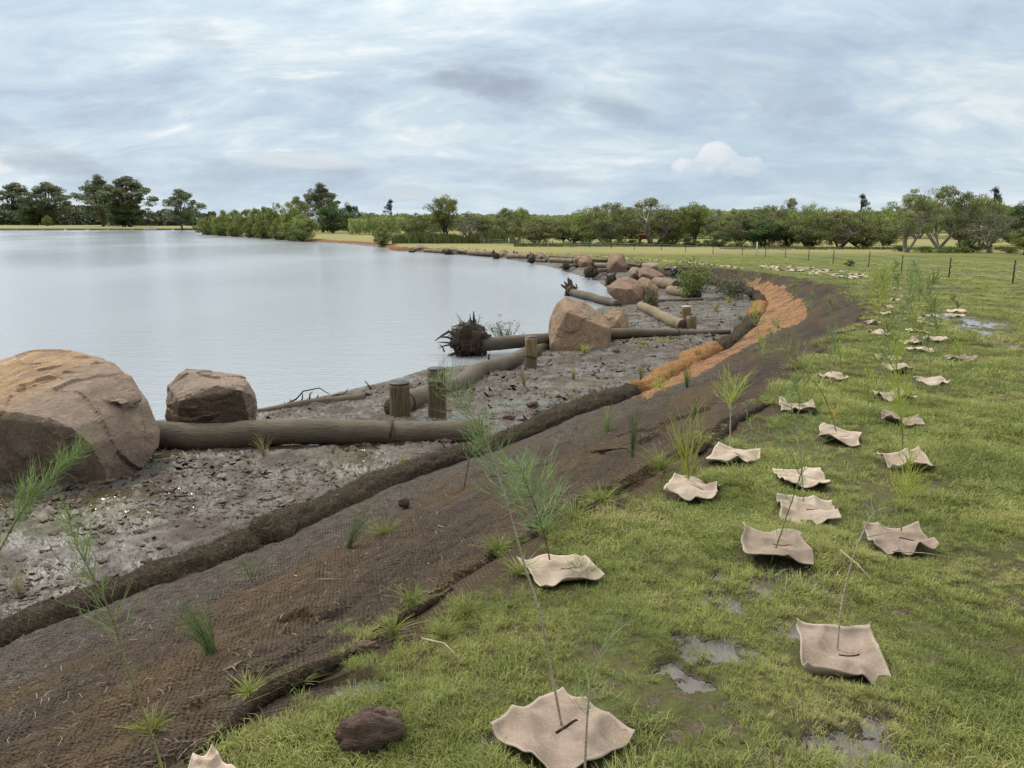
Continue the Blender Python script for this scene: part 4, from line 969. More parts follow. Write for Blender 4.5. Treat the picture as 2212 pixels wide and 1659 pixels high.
BARK_PALE = mk_wood('pale bark', (.22, .20, .165), (.34, .32, .27), (.12, .10, .08))
BARK_DARK = mk_wood('dark bark', (.03, .024, .018), (.055, .045, .034), (.02, .016, .012))

def leaf_quads(cent, sz, rng, flat_=.0):
    k = len(cent)
    a = rng.normal(size=(k, 3)); a[:, 2] *= (1 - flat_); a /= np.linalg.norm(a, axis=1)[:, None]
    b = np.cross(a, rng.normal(size=(k, 3))); b /= np.linalg.norm(b, axis=1)[:, None] + 1e-9
    s = (sz * rng.uniform(.6, 1.3, k))[:, None]
    V = np.stack([cent - a * s, cent - b * s * .55, cent + a * s, cent + b * s * .55], 1).reshape(-1, 3)
    return V, np.arange(4 * k).reshape(-1, 4)
def bez(p0, p1, bend, n=6):
    p0, p1 = np.array(p0, float), np.array(p1, float); m = (p0 + p1) / 2 + np.array(bend)
    t = np.linspace(0, 1, n)[:, None]; return (1 - t) ** 2 * p0 + 2 * t * (1 - t) * m + t ** 2 * p1
def tree_proto(name, seed, w=5.0, h=5.0, kind='spread', nl=7000, leaf=.11, bark=None, lm=None, clumps=46, bare=.25, trunks=1, rc=.8, top=.5):
    """one tree of true size; crown = leaf clumps spread through an uneven envelope, each fed by a limb"""
    rng = np.random.default_rng(seed); T = MB(); Cn = []
    cz0 = h * bare
    while len(Cn) < clumps:
        p = rng.uniform(-1, 1, 3); r = np.linalg.norm(p)
        if r > 1 or r < .25: continue
        if rng.random() > r ** 1.5 + .12: continue
        ang = math.atan2(p[1], p[0]); wob = 1 + .28 * math.sin(ang * 2 + seed) + .18 * math.sin(ang * 3 + seed * 2.3)
        zz = (p[2] + 1) / 2
        if kind == 'cone': wd = (1 - zz) ** .8 * .9 + .12
        elif kind == 'gum': wd = math.sin(min(1, zz * .85 + .2) * math.pi) ** .7
        elif kind == 'bush': wd = (1 - zz ** 2.5 * .55)
        else: wd = 1 - (zz - top) ** 2 * 1.3
        Cn.append(np.array([p[0] * w / 2 * wob * wd, p[1] * w / 2 * wob * wd, cz0 + zz * (h - cz0 - rc * .5)]))
    Cn = np.array(Cn)
    bases = [np.array([rng.normal() * .16 * (trunks > 1) * w / 4, rng.normal() * .16 * (trunks > 1) * w / 4, -.3]) for _ in range(trunks)]
    tr = h * .022 + .03
    forks = []
    for i, b0 in enumerate(bases):
        if kind in ('cone', 'gum') and trunks == 1: f = np.array([rng.normal() * .2, rng.normal() * .2, h * (.9 if kind == 'cone' else .62)])
        else: f = np.array([rng.normal() * w * .16, rng.normal() * w * .16, cz0 + (h - cz0) * rng.uniform(.15, .45)])
        pts = bez(b0, f, (rng.normal() * .3 * w / 5, rng.normal() * .3 * w / 5, 0), 8)
        T.tube(pts, list(np.linspace(tr * (1.3 if trunks == 1 else .9), tr * .45, 8)), 7); forks.append(pts)
    for c in Cn:
        pts = forks[rng.integers(len(forks))]; j = rng.integers(3, 8) if kind != 'cone' else min(7, max(2, int(c[2] / h * 8)))
        st = pts[j]
        if st[2] > c[2] + .3: j = max(1, min(j, int(j * c[2] / max(st[2], .1)))); st = pts[j]
        q = bez(st, c, (rng.normal() * .25, rng.normal() * .25, -abs(rng.normal()) * .25), 5)
        T.tube(q, list(np.linspace(tr * .34, tr * .07, 5)), 5, cap=False)
        for _ in range(2):
            e = c + rng.normal(size=3) * rc * .6; T.tube([q[3], (q[3] + e) / 2 + rng.normal(size=3) * .06, e], [tr * .12, tr * .08, tr * .03], 4, cap=False)
    per = nl // clumps; L = MB()
    for c in Cn:
        rr = rc * rng.uniform(.55, 1.15)
        d = rng.normal(size=(per, 3)); d /= np.linalg.norm(d, axis=1)[:, None]; d *= (rng.uniform(.25, 1, per) ** .55)[:, None]
        d[:, 2] *= .62; P = c + d * rr
        P += (rng.normal(size=(per, 3)) * .07)
        V, F = leaf_quads(P, leaf, rng)
        v = np.clip(rng.normal(.5, .2, per) + (rng.random() - .5) * .35, 0, 1)
        L.add(V, F, np.repeat(v, 4))
    root = thing(name, 'tree', 'tree'); T.build('trunk', bark or BARK, root, world_pts=False); L.build('crown', lm or LEAF_OLIVE, root, smooth=False, world_pts=False)
    root['_w'] = w; root['_h'] = h
    return root
PROT = {
 'mang': [tree_proto('mangrove_tree', 1 + i, 6, 5, 'spread', 9500, .08, BARK_PALE if i == 1 else BARK, LEAF_OLIVE if i else LEAF_MANG, 84, (.06, .15, .09)[i], 4, .62) for i in range(3)],
 'round': [tree_proto('leafy_tree', 11 + i, 4.5, 6, 'spread', 8000, .085, BARK, LEAF_MANG, 48, .28, 2, .75) for i in range(2)],
 'pale': [tree_proto('pale_barked_tree', 21 + i, 6, 7.5, 'gum', 8000, .085, BARK_PALE, LEAF_OLIVE, 46, .3, 3, .75) for i in range(2)],
 'bare': [tree_proto('sparse_tree', 31, 5, 6, 'gum', 2600, .08, BARK_PALE, LEAF_PALE, 40, .2, 3, .6)],
 'dense': [tree_proto('dense_tree', 41 + i, 5, 4.6, 'bush', 9000, .09, BARK_DARK, LEAF_DARK, 55, .04, 2, .75) for i in range(2)],
 'bush': [tree_proto('mangrove_bush', 51 + i, 7, 5.5, 'bush', 9000, .12, BARK, LEAF_MANG, 62, .02, 4, .9) for i in range(3)],
 'gum': [tree_proto('gum_tree', 61 + i, 14, 18, 'gum', 12000, .26, BARK, LEAF_GUM, 70, .16, 2, 1.7) for i in range(3)],
 'she': [tree_proto('casuarina_tree', 71, 5.4, 9, 'cone', 2300, .12, BARK_DARK, LEAF_SHE, 46, .12, 1, .6)],
 'shrub': [tree_proto('shrub', 81 + i, 2.2, 1.6, 'bush', 3000, .05, BARK, LEAF_LIME, 26, .02, 4, .36) for i in range(2)],
 'dshrub': [tree_proto('shrub', 91, 2.4, 1.6, 'bush', 3000, .055, BARK_DARK, LEAF_DARK, 26, .02, 4, .36)],
}
KIDS = {}
for o in list(bpy.data.objects):
    if o.parent is not None: KIDS.setdefault(o.parent, []).append(o)
_used = set()
def plant(kind, label, x, yb, yt, w, cat='tree', group=None, var=None, up=0.0):
    ps = PROT[kind]; i = (var if var is not None else int(abs(x * 7 + yb))) % len(ps); src = ps[i]
    p, t = hit(x, yb)
    if src in _used: o = copy_tree(src, KIDS)
    else: o = src; _used.add(src)
    if kind == 'gum': w *= 1.1; yt -= 4
    wm = w * t / F_PX; hm = (yb - yt) * t / F_PX
    o.location = (p.x, p.y, p.z - .02); o.scale = (wm / src['_w'] * 1.0, wm / src['_w'], hm / src['_h'])
    o.rotation_euler = (0, 0, (x * 1.7 + yb * 3.1) % 6.28)
    o['label'] = label; o['category'] = cat
    if group: o['group'] = group
    return o
GA, GB, GC, GD = 'gum trees on the far bank', 'mangroves crowding the far point of the river', 'trees in the belt behind the paddock fence', 'low shrubs under the tree belt'
for a in [('gum', 'brownish green gum at the far left edge of the far bank', 42, 486, 396, 84, 0), ('gum', 'dark open-crowned gum second from the left on the far bank', 112, 487, 394, 92, 1), ('gum', 'tall domed gum left of the double crown on the far bank', 222, 489, 384, 84, 2),
          ('gum', 'widest and tallest gum, right half of the double crown on the far bank', 282, 490, 382, 104, 0), ('gum', 'lone open gum with pale trunks on the far bank, nearest the mangrove point', 394, 497, 409, 78, 1),
          ('dense', 'dark lower tree filling beneath the widest gum', 270, 490, 420, 84, 0), ('dense', 'dark lower tree beneath the two leftmost gums', 78, 487, 425, 80, 1)]:
    plant(a[0], a[1], *a[2:6], group=GA, var=a[6])
plant('bush', 'small rounded bush on the far bank beneath the leftmost gums', 103, 488, 464, 24, 'bush', GA)
for i, (x, w) in enumerate([(152, 32), (178, 30), (205, 34), (322, 34), (345, 30), (372, 36), (418, 28), (20, 40)]):
    plant('bush', ['green bush just right of the two leftmost gums', 'second green bush right of the two leftmost gums', 'green bush at the left foot of the tall domed gum', 'green bush right of the widest gum', 'middle green bush between the widest gum and the lone gum', 'green bush at the left foot of the lone gum', 'green bush between the lone gum and the mangrove point', 'green bush at the far left edge below the gums'][i], x, 482 + (i % 2), 466 - i % 3, w, 'bush', GA)
# the mangrove point
mg = [(438, 506, 470, 34), (462, 507, 462, 38), (487, 508, 452, 42), (510, 507, 449, 40), (533, 511, 447, 44), (556, 512, 445, 44), (578, 514, 441, 46), (602, 515, 437, 48), (450, 508, 480, 30), (480, 511, 478, 34), (508, 513, 476, 38), (540, 515, 474, 38), (572, 517, 472, 40), (604, 519, 470, 44), (628, 516, 434, 48), (632, 521, 474, 40)]
order = ['leftmost', 'second', 'third', 'fourth', 'fifth', 'sixth', 'seventh', 'eighth']
for i, (x, yb, yt, w) in enumerate(mg):
    lab = (f'{order[i]} tall mangrove from the left in the back row of the river point' if i < 8 else
           f'{order[i - 8]} low mangrove from the left along the water of the river point' if i < 14 else
           ['tallest mangrove of the point, just left of the big dark tree', 'rounded mangrove left of the rightmost pale bush'][i - 14])
    plant('bush', lab, x, yb, yt, w * 1.1, 'mangrove', GB)
plant('pale', 'pale yellowish gum rising behind the right end of the mangrove point', 645, 505, 421, 60, group=GB, var=0)
o = plant('bush', 'rightmost, pale rounded mangrove bush hanging over the water', 653, 522, 461, 84, 'mangrove', GB, var=1)
plant('gum', 'big dark tree crown above the mangrove point', 697, 502, 402, 88, group=GC, var=2)
plant('dense', 'dense dark green tree between the mangrove point and the open paddock', 722, 504, 440, 88, group=GC, var=0)
plant('dense', 'dark green tree at the right flank of the dense dark one', 757, 502, 434, 42, group=GC, var=1)
# the belt behind the fence, left to right
TL = [('she', 'lone slim dark casuarina with a ragged top', 845, 497, 429, 36), ('round', 'small pale tree in front of the lone slim casuarina', 803, 502, 480, 60), ('bush', 'rounded mangrove bush on the bank edge left of the raw orange soil', 826, 530, 487, 48),
 ('mang', 'wide mangrove tree just left of the tall round-topped tree', 905, 522, 452, 66), ('round', 'tall round-topped tree, the highest left of the white peg', 962, 524, 421, 64), ('bare', 'greyish twiggy tree right of the tall round-topped one', 1012, 523, 455, 76),
 ('mang', 'leaning mangrove tree, second right of the tall round-topped one', 1052, 522, 457, 68), ('mang', 'mangrove tree with forked trunks in front of the white peg', 1094, 521, 448, 62), ('round', 'slim light tree just right of the left white peg', 1122, 520, 447, 46),
 ('mang', 'dark-stemmed tree with V-shaped trunks right of the left white peg', 1160, 528, 461, 92), ('round', 'small low tree in the dip of the tree line', 1213, 528, 490, 56), ('mang', 'dark broad tree right of the dip in the tree line', 1262, 529, 446, 92),
 ('mang', 'broad tree below the left slope of the middle rise', 1322, 530, 436, 92), ('pale', 'tall tree with pale bare limbs at the top of the middle rise', 1403, 531, 424, 112), ('mang', 'tree with dense low crown right of the pale-limbed tall one', 1452, 530, 442, 74),
 ('round', 'rounded tree at the right end of the middle rise', 1500, 530, 436, 62), ('bare', 'thin-crowned pale tree starting the right half of the belt', 1546, 531, 450, 58), ('mang', 'low bushy tree right of the thin-crowned pale one', 1590, 532, 452, 76),
 ('dense', 'dark dense thicket tree behind the right white peg', 1640, 533, 465, 86), ('mang', 'light crowned tree above the dark thicket', 1655, 530, 442, 80), ('pale', 'narrow light tree poking above the belt at its middle right', 1703, 529, 424, 54), ('dense', 'darkest low thicket beside the gap in the belt', 1700, 533, 476, 66),
 ('mang', 'tree with arching dark limbs at the left of the gap in the belt', 1752, 534, 436, 88), ('mang', 'tree with crooked limbs reaching over the gap in the belt', 1812, 536, 444, 92), ('she', 'slim dark casuarina rising behind the middle of the right half', 1857, 500, 417, 42),
 ('mang', 'tree with several leaning stems right of the gap in the belt', 1868, 535, 448, 84), ('mang', 'shady tree before the tall straight pale trunk', 1918, 530, 440, 70), ('pale', 'tree with a tall straight pale trunk, base in the bright shrubs', 1962, 545, 409, 104),
 ('pale', 'highest tree of the right half, rounded light top', 2030, 538, 397, 118), ('mang', 'full green tree right of the highest one', 2082, 538, 413, 92), ('bare', 'white-stemmed sparse tree leaning near the right edge', 2136, 546, 440, 104), ('she', 'dark clumpy casuarina top near the right edge', 2140, 505, 402, 52),
 ('round', 'green tree behind the white-stemmed sparse one', 2120, 532, 424, 70), ('dense', 'dark tree mass at the right edge', 2200, 530, 437, 76), ('round', 'small light tree at the right edge by the shrubs', 2207, 550, 490, 50),
 ('mang', 'back row tree behind the left white peg', 1120, 512, 464, 70), ('mang', 'back row tree behind the middle rise', 1372, 515, 446, 80), ('mang', 'back row tree right of the thin-crowned pale one', 1615, 516, 450, 80), ('mang', 'back row tree behind the arching dark limbs', 1770, 516, 446, 90), ('mang', 'back row tree behind the tall straight pale trunk', 1985, 515, 432, 100)]
for a in TL: plant(*a[:5], a[5] * (1.35 if a[0] == 'mang' else 1.15), group=GC)
for i, (x, yb, yt, w, k, lb) in enumerate([(2005, 545, 530, 60, 'shrub', 'bright green low shrub at the foot of the tall straight pale trunk'), (2050, 546, 531, 66, 'shrub', 'bright green low shrub right of the pale trunk'), (2100, 545, 510, 60, 'dshrub', 'tall dark shrub beside the white-stemmed sparse tree'), (2085, 546, 532, 40, 'shrub', 'small bright shrub before the tall dark shrub'),
        (2182, 547, 534, 44, 'shrub', 'bright low shrub near the right edge'), (1945, 543, 527, 34, 'dshrub', 'dark shrub left of the tall straight pale trunk'), (1305, 531, 512, 30, 'shrub', 'bright shrub in the belt below the left slope of the middle rise'), (1268, 531, 520, 26, 'shrub', 'lower bright shrub left of the middle rise'),
        (1340, 531, 506, 26, 'shrub', 'upright bright shrub below the middle rise'), (1370, 532, 514, 36, 'dshrub', 'dark shrub below the pale-limbed tall tree'), (1440, 532, 510, 46, 'dshrub', 'dark shrub right of the brown cow'), (1490, 533, 508, 40, 'dshrub', 'dark shrub where the middle rise ends'), (1112, 527, 514, 28, 'dshrub', 'dark rounded shrub behind the left white peg'),
        (1225, 530, 520, 30, 'shrub', 'bright shrub in the dip of the tree line'), (1555, 533, 505, 60, 'dshrub', 'dark shrub under the thin-crowned pale tree'), (1600, 534, 520, 40, 'shrub', 'bright shrub left of the dark thicket'), (940, 524, 508, 60, 'dshrub', 'dark shrub at the foot of the tall round-topped tree'), (1020, 524, 510, 60, 'dshrub', 'dark shrub under the greyish twiggy tree'), (870, 524, 508, 50, 'dshrub', 'dark shrub left of the wide mangrove tree'),
        (1835, 576, 559, 20, 'dshrub', 'small dark shrub standing alone in the paddock before the fence')]):
    plant(k, lb, x, yb, yt, w, 'shrub', GD)
for k, ps in PROT.items():
    for s in ps:
        if s not in _used:
            for c in KIDS.get(s, ()): bpy.data.objects.remove(c)
            bpy.data.objects.remove(s)
# distant woods, one mass each
def woods(name, label, arcs, leaf, n, mat):
    rng = np.random.default_rng(len(name)); L = MB()
    for (x0, x1, dist_, yt, amp, kk, zb) in arcs:
        m = int(n * kk); px = rng.uniform(x0, x1, m)
        top = yt + amp * (fbm(px / 38, px * 0, 4, int(dist_)) - .5) * 2 + amp * .5 * (vn(px / 6, px * 0, 9) - .5)
        hm = (480 - top) / F_PX * dist_ + EYE
        u = rng.uniform(0, 1, m) ** .7; z = zb + (hm - zb) * u
        d = dist_ + rng.uniform(-.04, .04, m) * dist_ + (u < .8) * rng.uniform(0, .03, m) * dist_
        P = np.stack([(px - CX) / F_PX * d, d, z], 1)
        V, F = leaf_quads(P, leaf * dist_ / 300, rng)
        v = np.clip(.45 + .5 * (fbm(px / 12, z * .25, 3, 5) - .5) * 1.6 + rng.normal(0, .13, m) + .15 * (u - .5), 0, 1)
        L.add(V, F, np.repeat(v, 4))
    return tag(L.build(name, mat, smooth=False), label, 'woodland', kind='stuff')
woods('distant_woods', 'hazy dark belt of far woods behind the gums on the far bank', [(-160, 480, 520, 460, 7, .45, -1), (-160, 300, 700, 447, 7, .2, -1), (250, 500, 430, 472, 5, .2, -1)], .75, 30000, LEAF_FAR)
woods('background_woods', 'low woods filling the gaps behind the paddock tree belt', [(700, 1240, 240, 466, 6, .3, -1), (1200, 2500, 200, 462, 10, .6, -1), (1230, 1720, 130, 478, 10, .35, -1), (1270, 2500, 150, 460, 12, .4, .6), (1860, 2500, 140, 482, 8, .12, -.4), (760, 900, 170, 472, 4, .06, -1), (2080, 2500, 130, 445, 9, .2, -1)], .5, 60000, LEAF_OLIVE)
# reeds and long grass under the belt
def reeds(name, label, spans, mat):
    rng = np.random.default_rng(8); L = MB()
    for (x0, x1, yb, hpx, n) in spans:
        p0, t0 = hit(x0, yb); p1, t1 = hit(x1, yb)
        u = rng.uniform(0, 1, n); X = p0.x + (p1.x - p0.x) * u; Y = p0.y + (p1.y - p0.y) * u + rng.normal(0, 1.2, n); Z = regions(X, Y)[0]
        hgt = hpx * t0 / F_PX * rng.uniform(.5, 1.1, n) * (.55 + .9 * fbm(X * .5, Y * .5, 3, 4)); lean = rng.normal(0, .22, (n, 2)) * hgt[:, None]; w = .035
        a = rng.uniform(0, 6.28, n); dx, dy = np.cos(a) * w, np.sin(a) * w
        V = np.stack([np.stack([X - dx, Y - dy, Z], 1), np.stack([X + dx, Y + dy, Z], 1), np.stack([X + dx + lean[:, 0] * .4, Y + dy + lean[:, 1] * .4, Z + hgt * .6], 1), np.stack([X + lean[:, 0], Y + lean[:, 1], Z + hgt], 1)], 1).reshape(-1, 3)
        L.add(V, np.arange(4 * n).reshape(-1, 4), np.repeat(np.clip(rng.normal(.5, .22, n), 0, 1), 4))
    return tag(L.build(name, mat, smooth=False), label, 'reeds', kind='stuff')
reeds('reeds', 'bright green reeds and long grass along the foot of the tree belt', [(850, 1110, 525, 20, 5200), (1110, 1560, 532, 9, 2600), (1560, 2212, 538, 6, 2600), (770, 860, 500, 6, 600)], mk_leaf('reed green', (.06, .085, .02), (.11, .14, .035), (.20, .22, .08)))
# ------------------------------------------------------------------ felt weed mats
GRASS = mk_leaf('grass blades', (.08, .11, .02), (.205, .24, .048), (.36, .37, .10), (.45, .34, .18), trans=.3, posn=1.4)
def gz(x, y):
    x = np.atleast_1d(np.asarray(x, float)); y = np.atleast_1d(np.asarray(y, float)); z = regions(x, y)[0]
    return z + ((fbm(x * 2.2, y * 2.2, 4, 1) - .5) * .09 + (fbm(x * 11, y * 11, 3, 2) - .5) * .035) * sstep(60, 20, np.hypot(x, y))
def mk_felt(name, a, b, c):
    m, n = material(name); P = n.obj(); s1 = n.noise(P, 6.0, 5, .6); s2 = n.noise(P, 150.0, 3, .7); r = n.rnd()
    q = n.mix(s1.ss(.35, .6), a, b); q = n.mix(s2.ss(.5, .68) * .4, q, c); q = n.mix(n.noise(n.vscale(P, (1, 3, 1)), 90.0, 3, .7).ss(.55, .7) * .35, q, tuple(v * .6 for v in a)); q = n.mix(n.att('var').ss(.2, .95) * .55, q, c); q = n.mix(n.noise(P, 3.2, 5, .65).ss(.52, .68) * .6, q, tuple(v * .55 for v in a))
    h = n.node('ShaderNodeHueSaturation'); n.set(h.inputs['Color'], q); n.set(h.inputs['Value'], r * .24 + .88)
    n.out(S(n.nt, h.outputs[0]), 1.0, n.bump(s2 * .7 + s1, .5, .006), spec=.05); return m
FELT_BROWN = mk_felt('damp brown jute felt', (.21, .162, .128), (.30, .238, .19), (.47, .39, .31))
FELT_PALE = mk_felt('dry cream jute felt', (.31, .245, .185), (.45, .37, .295), (.60, .51, .41))
MATS = []
G_MAT, G_SAP = 'jute felt mats laid round the saplings', 'casuarina saplings planted in rows on the bank'
def felt_mesh(size, corners, seed, th=.006, n=30, fold=.028, hole=True):
    """square felt, corners lifted, edges waving, a slit to a hole at its centre"""
    size *= .83; corners = [c_ * .42 for c_ in corners]; fold *= .42
    rng = np.random.default_rng(seed); g = np.linspace(-1, 1, n); U, Vv = np.meshgrid(g, g, indexing='ij')
    c00, c10, c11, c01 = corners       # left-front, right-front, right-back, left-back, in metres
    w = [(1 - U) * (1 - Vv) / 4, (1 + U) * (1 - Vv) / 4, (1 + U) * (1 + Vv) / 4, (1 - U) * (1 + Vv) / 4]
    rad = np.clip(np.maximum(abs(U), abs(Vv)), 0, 1)
    Z = sum(c * (q ** 2.2) for c, q in zip((c00, c10, c11, c01), w))
    ph = rng.uniform(0, 6.28, 6); A = np.arctan2(Vv, U)
    Z += fold * rad ** 1.5 * (np.sin(A * 3 + ph[0]) * .7 + np.sin(A * 4 + ph[1]) * .4 + .5 * np.sin(A * 2 + ph[2])) + fold * .55
    Z += .008 * np.sin(U * 3.1 + ph[3]) * np.sin(Vv * 3.7 + ph[4]) + .012 * np.exp(-(U ** 2 + Vv ** 2) * 14) 
    Z += (np.abs(vn(U * 1.4 + seed, Vv * 1.4, seed) - .5) * -.075 + (vn(U * 3.2 + 9, Vv * 3.2, seed + 1) - .5) * .008 + .02) * (.4 + rad)
    X = U * size / 2 * (1 + .03 * np.sin(Vv * 3 + ph[5])) ; Y = Vv * size / 2 * (1 + .03 * np.sin(U * 3.3 + ph[2])); X = X + size * .03 * (vn(U * 3, Vv * 3, seed + 4) - .5) * 2; Y = Y + size * .03 * (vn(U * 3, Vv * 3, seed + 5) - .5) * 2
    pull = 1 - .12 * rad ** 2 * np.clip(Z / .08, 0, 1.2); X = X * pull; Y = Y * pull
    hm = np.hypot(U, Vv)
    top = np.stack([X, Y, Z + th], -1).reshape(-1, 3); bot = np.stack([X, Y, Z], -1).reshape(-1, 3)
    var = sstep(.86, 1.0, rad).ravel()
    idx = np.arange(n * n).reshape(n, n); F = []; B = MB()
    for i in range(n - 1):
        for j in range(n - 1):
            cx, cy = (g[i] + g[i + 1]) / 2, (g[j] + g[j + 1]) / 2
            if hole and abs(cy) < .035 and -.05 < cx < .42: continue
            a, b_, c, d = idx[i, j], idx[i + 1, j], idx[i + 1, j + 1], idx[i, j + 1]
            F.append((a, b_, c, d)); F.append((n * n + d, n * n + c, n * n + b_, n * n + a))
    ring = [idx[i, 0] for i in range(n)] + [idx[n - 1, j] for j in range(1, n)] + [idx[i, n - 1] for i in range(n - 2, -1, -1)] + [idx[0, j] for j in range(n - 2, 0, -1)]
    for a, b_ in zip(ring, ring[1:] + ring[:1]): F.append((b_, a, n * n + a, n * n + b_))
    B.add(np.concatenate([top, bot]), F, np.concatenate([var, var])); return B
def felt(label, px, py, size, rot, corners, seed, mat=FELT_PALE, fold=.028, hole=True, tilt=(0, 0)):
    p, t = hit(px, py); z = float(gz(p.x, p.y)[0])
    MATS.append((p.x, p.y, size))
    o = felt_mesh(size, corners, seed, fold=fold, hole=hole).build('felt_mat', mat, world_pts=False)
    o.location = (p.x, p.y, z + .018); o.rotation_euler = (tilt[0], tilt[1], R(rot)); return tag(o, label, 'weed mat', G_MAT)
FL = [('large brown felt mat cut off by the bottom edge of the photo', 1212, 1606, .41, 40, (.0, .03, .03, .05), 1, FELT_BROWN, .014),
 ('cream felt mat with raised back corners, right below the dark thin sapling stem', 1211, 1240, .38, 22, (.0, .02, .03, .10), 2, FELT_PALE, .035),
 ('brown felt mat with three sharply lifted corners at the lower right', 1811, 1432, .37, -12, (.06, -.01, .15, .14), 3, FELT_BROWN, .02),
 ('broad brownish felt mat with a curled back left corner beside the shallow puddles', 1672, 1202, .38, -10, (.02, .0, .03, .10), 4, FELT_BROWN, .02),
 ('grey brown felt mat with a rolled right corner under the rightmost bushy sapling', 1940, 1184, .37, -6, (.03, .07, .10, .08), 5, FELT_BROWN, .03),
 ('cream felt mat with two tall pointed back corners', 1744, 1106, .38, -14, (.04, .02, .10, .12), 6, FELT_PALE, .03),
 ('cream felt mat with wavy ends directly behind the tall-cornered one', 1731, 1047, .36, -8, (.04, .02, .05, .06), 7, FELT_PALE, .03),
 ('cream saddle-shaped felt mat under the yellow fan-shaped sapling', 1495, 1064, .37, -22, (.02, .0, .04, .05), 8, FELT_PALE, .045),
 ('cream felt mat under the small upright bushy sapling, nearest the dark netting', 1585, 991, .38, -28, (.0, .02, .0, .05), 9, FELT_PALE, .04),
 ('cream felt mat with two folded spikes at its middle, right hand row', 1955, 1012, .36, -5, (.05, .03, .09, .05), 10, FELT_PALE, .05),
 ('folded cream felt mat under the orange dying sapling', 1812, 952, .36, -25, (.06, .0, .05, .06), 11, FELT_PALE, .045),
 ('brownish felt mat leaning to the right below the split cream one', 1945, 915, .35, -8, (.08, .0, .02, .08), 12, FELT_BROWN, .03),
 ('flat cream felt mat left of the netting side row, under a tall white stem', 1722, 891, .36, -12, (.03, .03, .04, .04), 13, FELT_PALE, .04),
 ('wavy felt mat split in two humps, right hand row', 1932, 865, .34, -2, (.05, .06, .06, .05), 14, FELT_PALE, .04),
 ('felt mat with a raised left end, rightmost of its pair under tall stems', 2012, 832, .34, -6, (.06, .06, .03, .06), 15, FELT_PALE, .04),
 ('thin cream felt mat at the edge of the brown netting', 1797, 822, .32, 0, (.03, .0, .03, .02), 16, FELT_PALE, .035),
 ('cream felt strip right of the thin mat at the netting edge', 1936, 804, .33, -10, (.06, .0, .04, .07), 17, FELT_PALE, .035),
 ('slim felt mat behind the cream strip, partly hidden in grass', 1918, 777, .30, -10, (.05, .0, .04, .05), 18, FELT_PALE, .035),
 ('isolated felt mat with a lifted right end, farthest right of the rows', 2074, 779, .34, 0, (.02, .09, .05, .02), 19, FELT_BROWN, .03),
 ('straight slim felt mat in the middle of the far rows', 1985, 759, .34, -3, (.04, .02, .03, .04), 20, FELT_PALE, .03),
 ('felt mat with one tent-like peak beside the yellow sapling', 1971, 743, .30, 0, (.04, .04, .12, .02), 21, FELT_PALE, .04),
 ('felt mat with a hooked right end among the far rows', 2021, 739, .32, -6, (.02, .09, .06, .02), 22, FELT_PALE, .035),
 ('wide cream felt mat left of the yellow sapling in the far rows', 1899, 727, .36, -4, (.06, .03, .02, .04), 23, FELT_PALE, .04),
 ('slim felt mat behind the hooked one', 1982, 723, .32, -3, (.05, .02, .03, .04), 24, FELT_PALE, .03),
 ('felt scrap right of the far rows, before the blue puddle', 2022, 709, .17, 0, (.03, .02, .02, .02), 25, FELT_PALE, .02),
 ('felt mat left end of the pair before the blue puddle', 1975, 692, .30, 0, (.05, .02, .03, .04), 26, FELT_PALE, .03),
 ('felt mat right end of the pair before the blue puddle', 2008, 688, .28, -4, (.02, .05, .04, .03), 27, FELT_PALE, .03),
 ('far cream felt mat in the left row, second from the netting edge upwards', 1911, 681, .34, -3, (.06, .0, .02, .04), 28, FELT_PALE, .03),
 ('small felt mat behind the pair before the blue puddle', 1966, 678, .26, 0, (.03, .03, .03, .03), 29, FELT_PALE, .03),
 ('far felt mat at the top of the left row', 1911, 666, .30, 0, (.04, .03, .02, .05), 30, FELT_PALE, .03),
 ('far felt mat at the top of the right row, left of the blue puddle', 1985, 665, .32, 0, (.04, .03, .02, .05), 31, FELT_PALE, .03),
 ('felt mat with an upturned right end at the back of the blue puddle', 2065, 676, .40, 0, (.02, .06, .08, .02), 32, FELT_PALE, .02),
 ('flat wet felt mat floating in the middle of the blue puddle', 2062, 686, .36, 0, (.02, .02, .02, .02), 33, FELT_PALE, .02),
 ('pale felt corner poking up at the bottom edge left of the large brown mat', 424, 1706, .22, 45, (.01, .01, .02, .01), 34, FELT_PALE, .02)]
for f in FL: felt(*f[:9])
rg = random.Random(4)
for (x, y) in [(1937, 628), (1912, 640), (1899, 632), (1935, 652), (1953, 642), (1981, 651), (1885, 700), (1990, 700)]:
    felt('tiny far felt scrap in the grass beyond the two rows of mats', x, y, .22, rg.uniform(-20, 20), (.03, .03, .04, .03), int(x), FELT_PALE, .03)
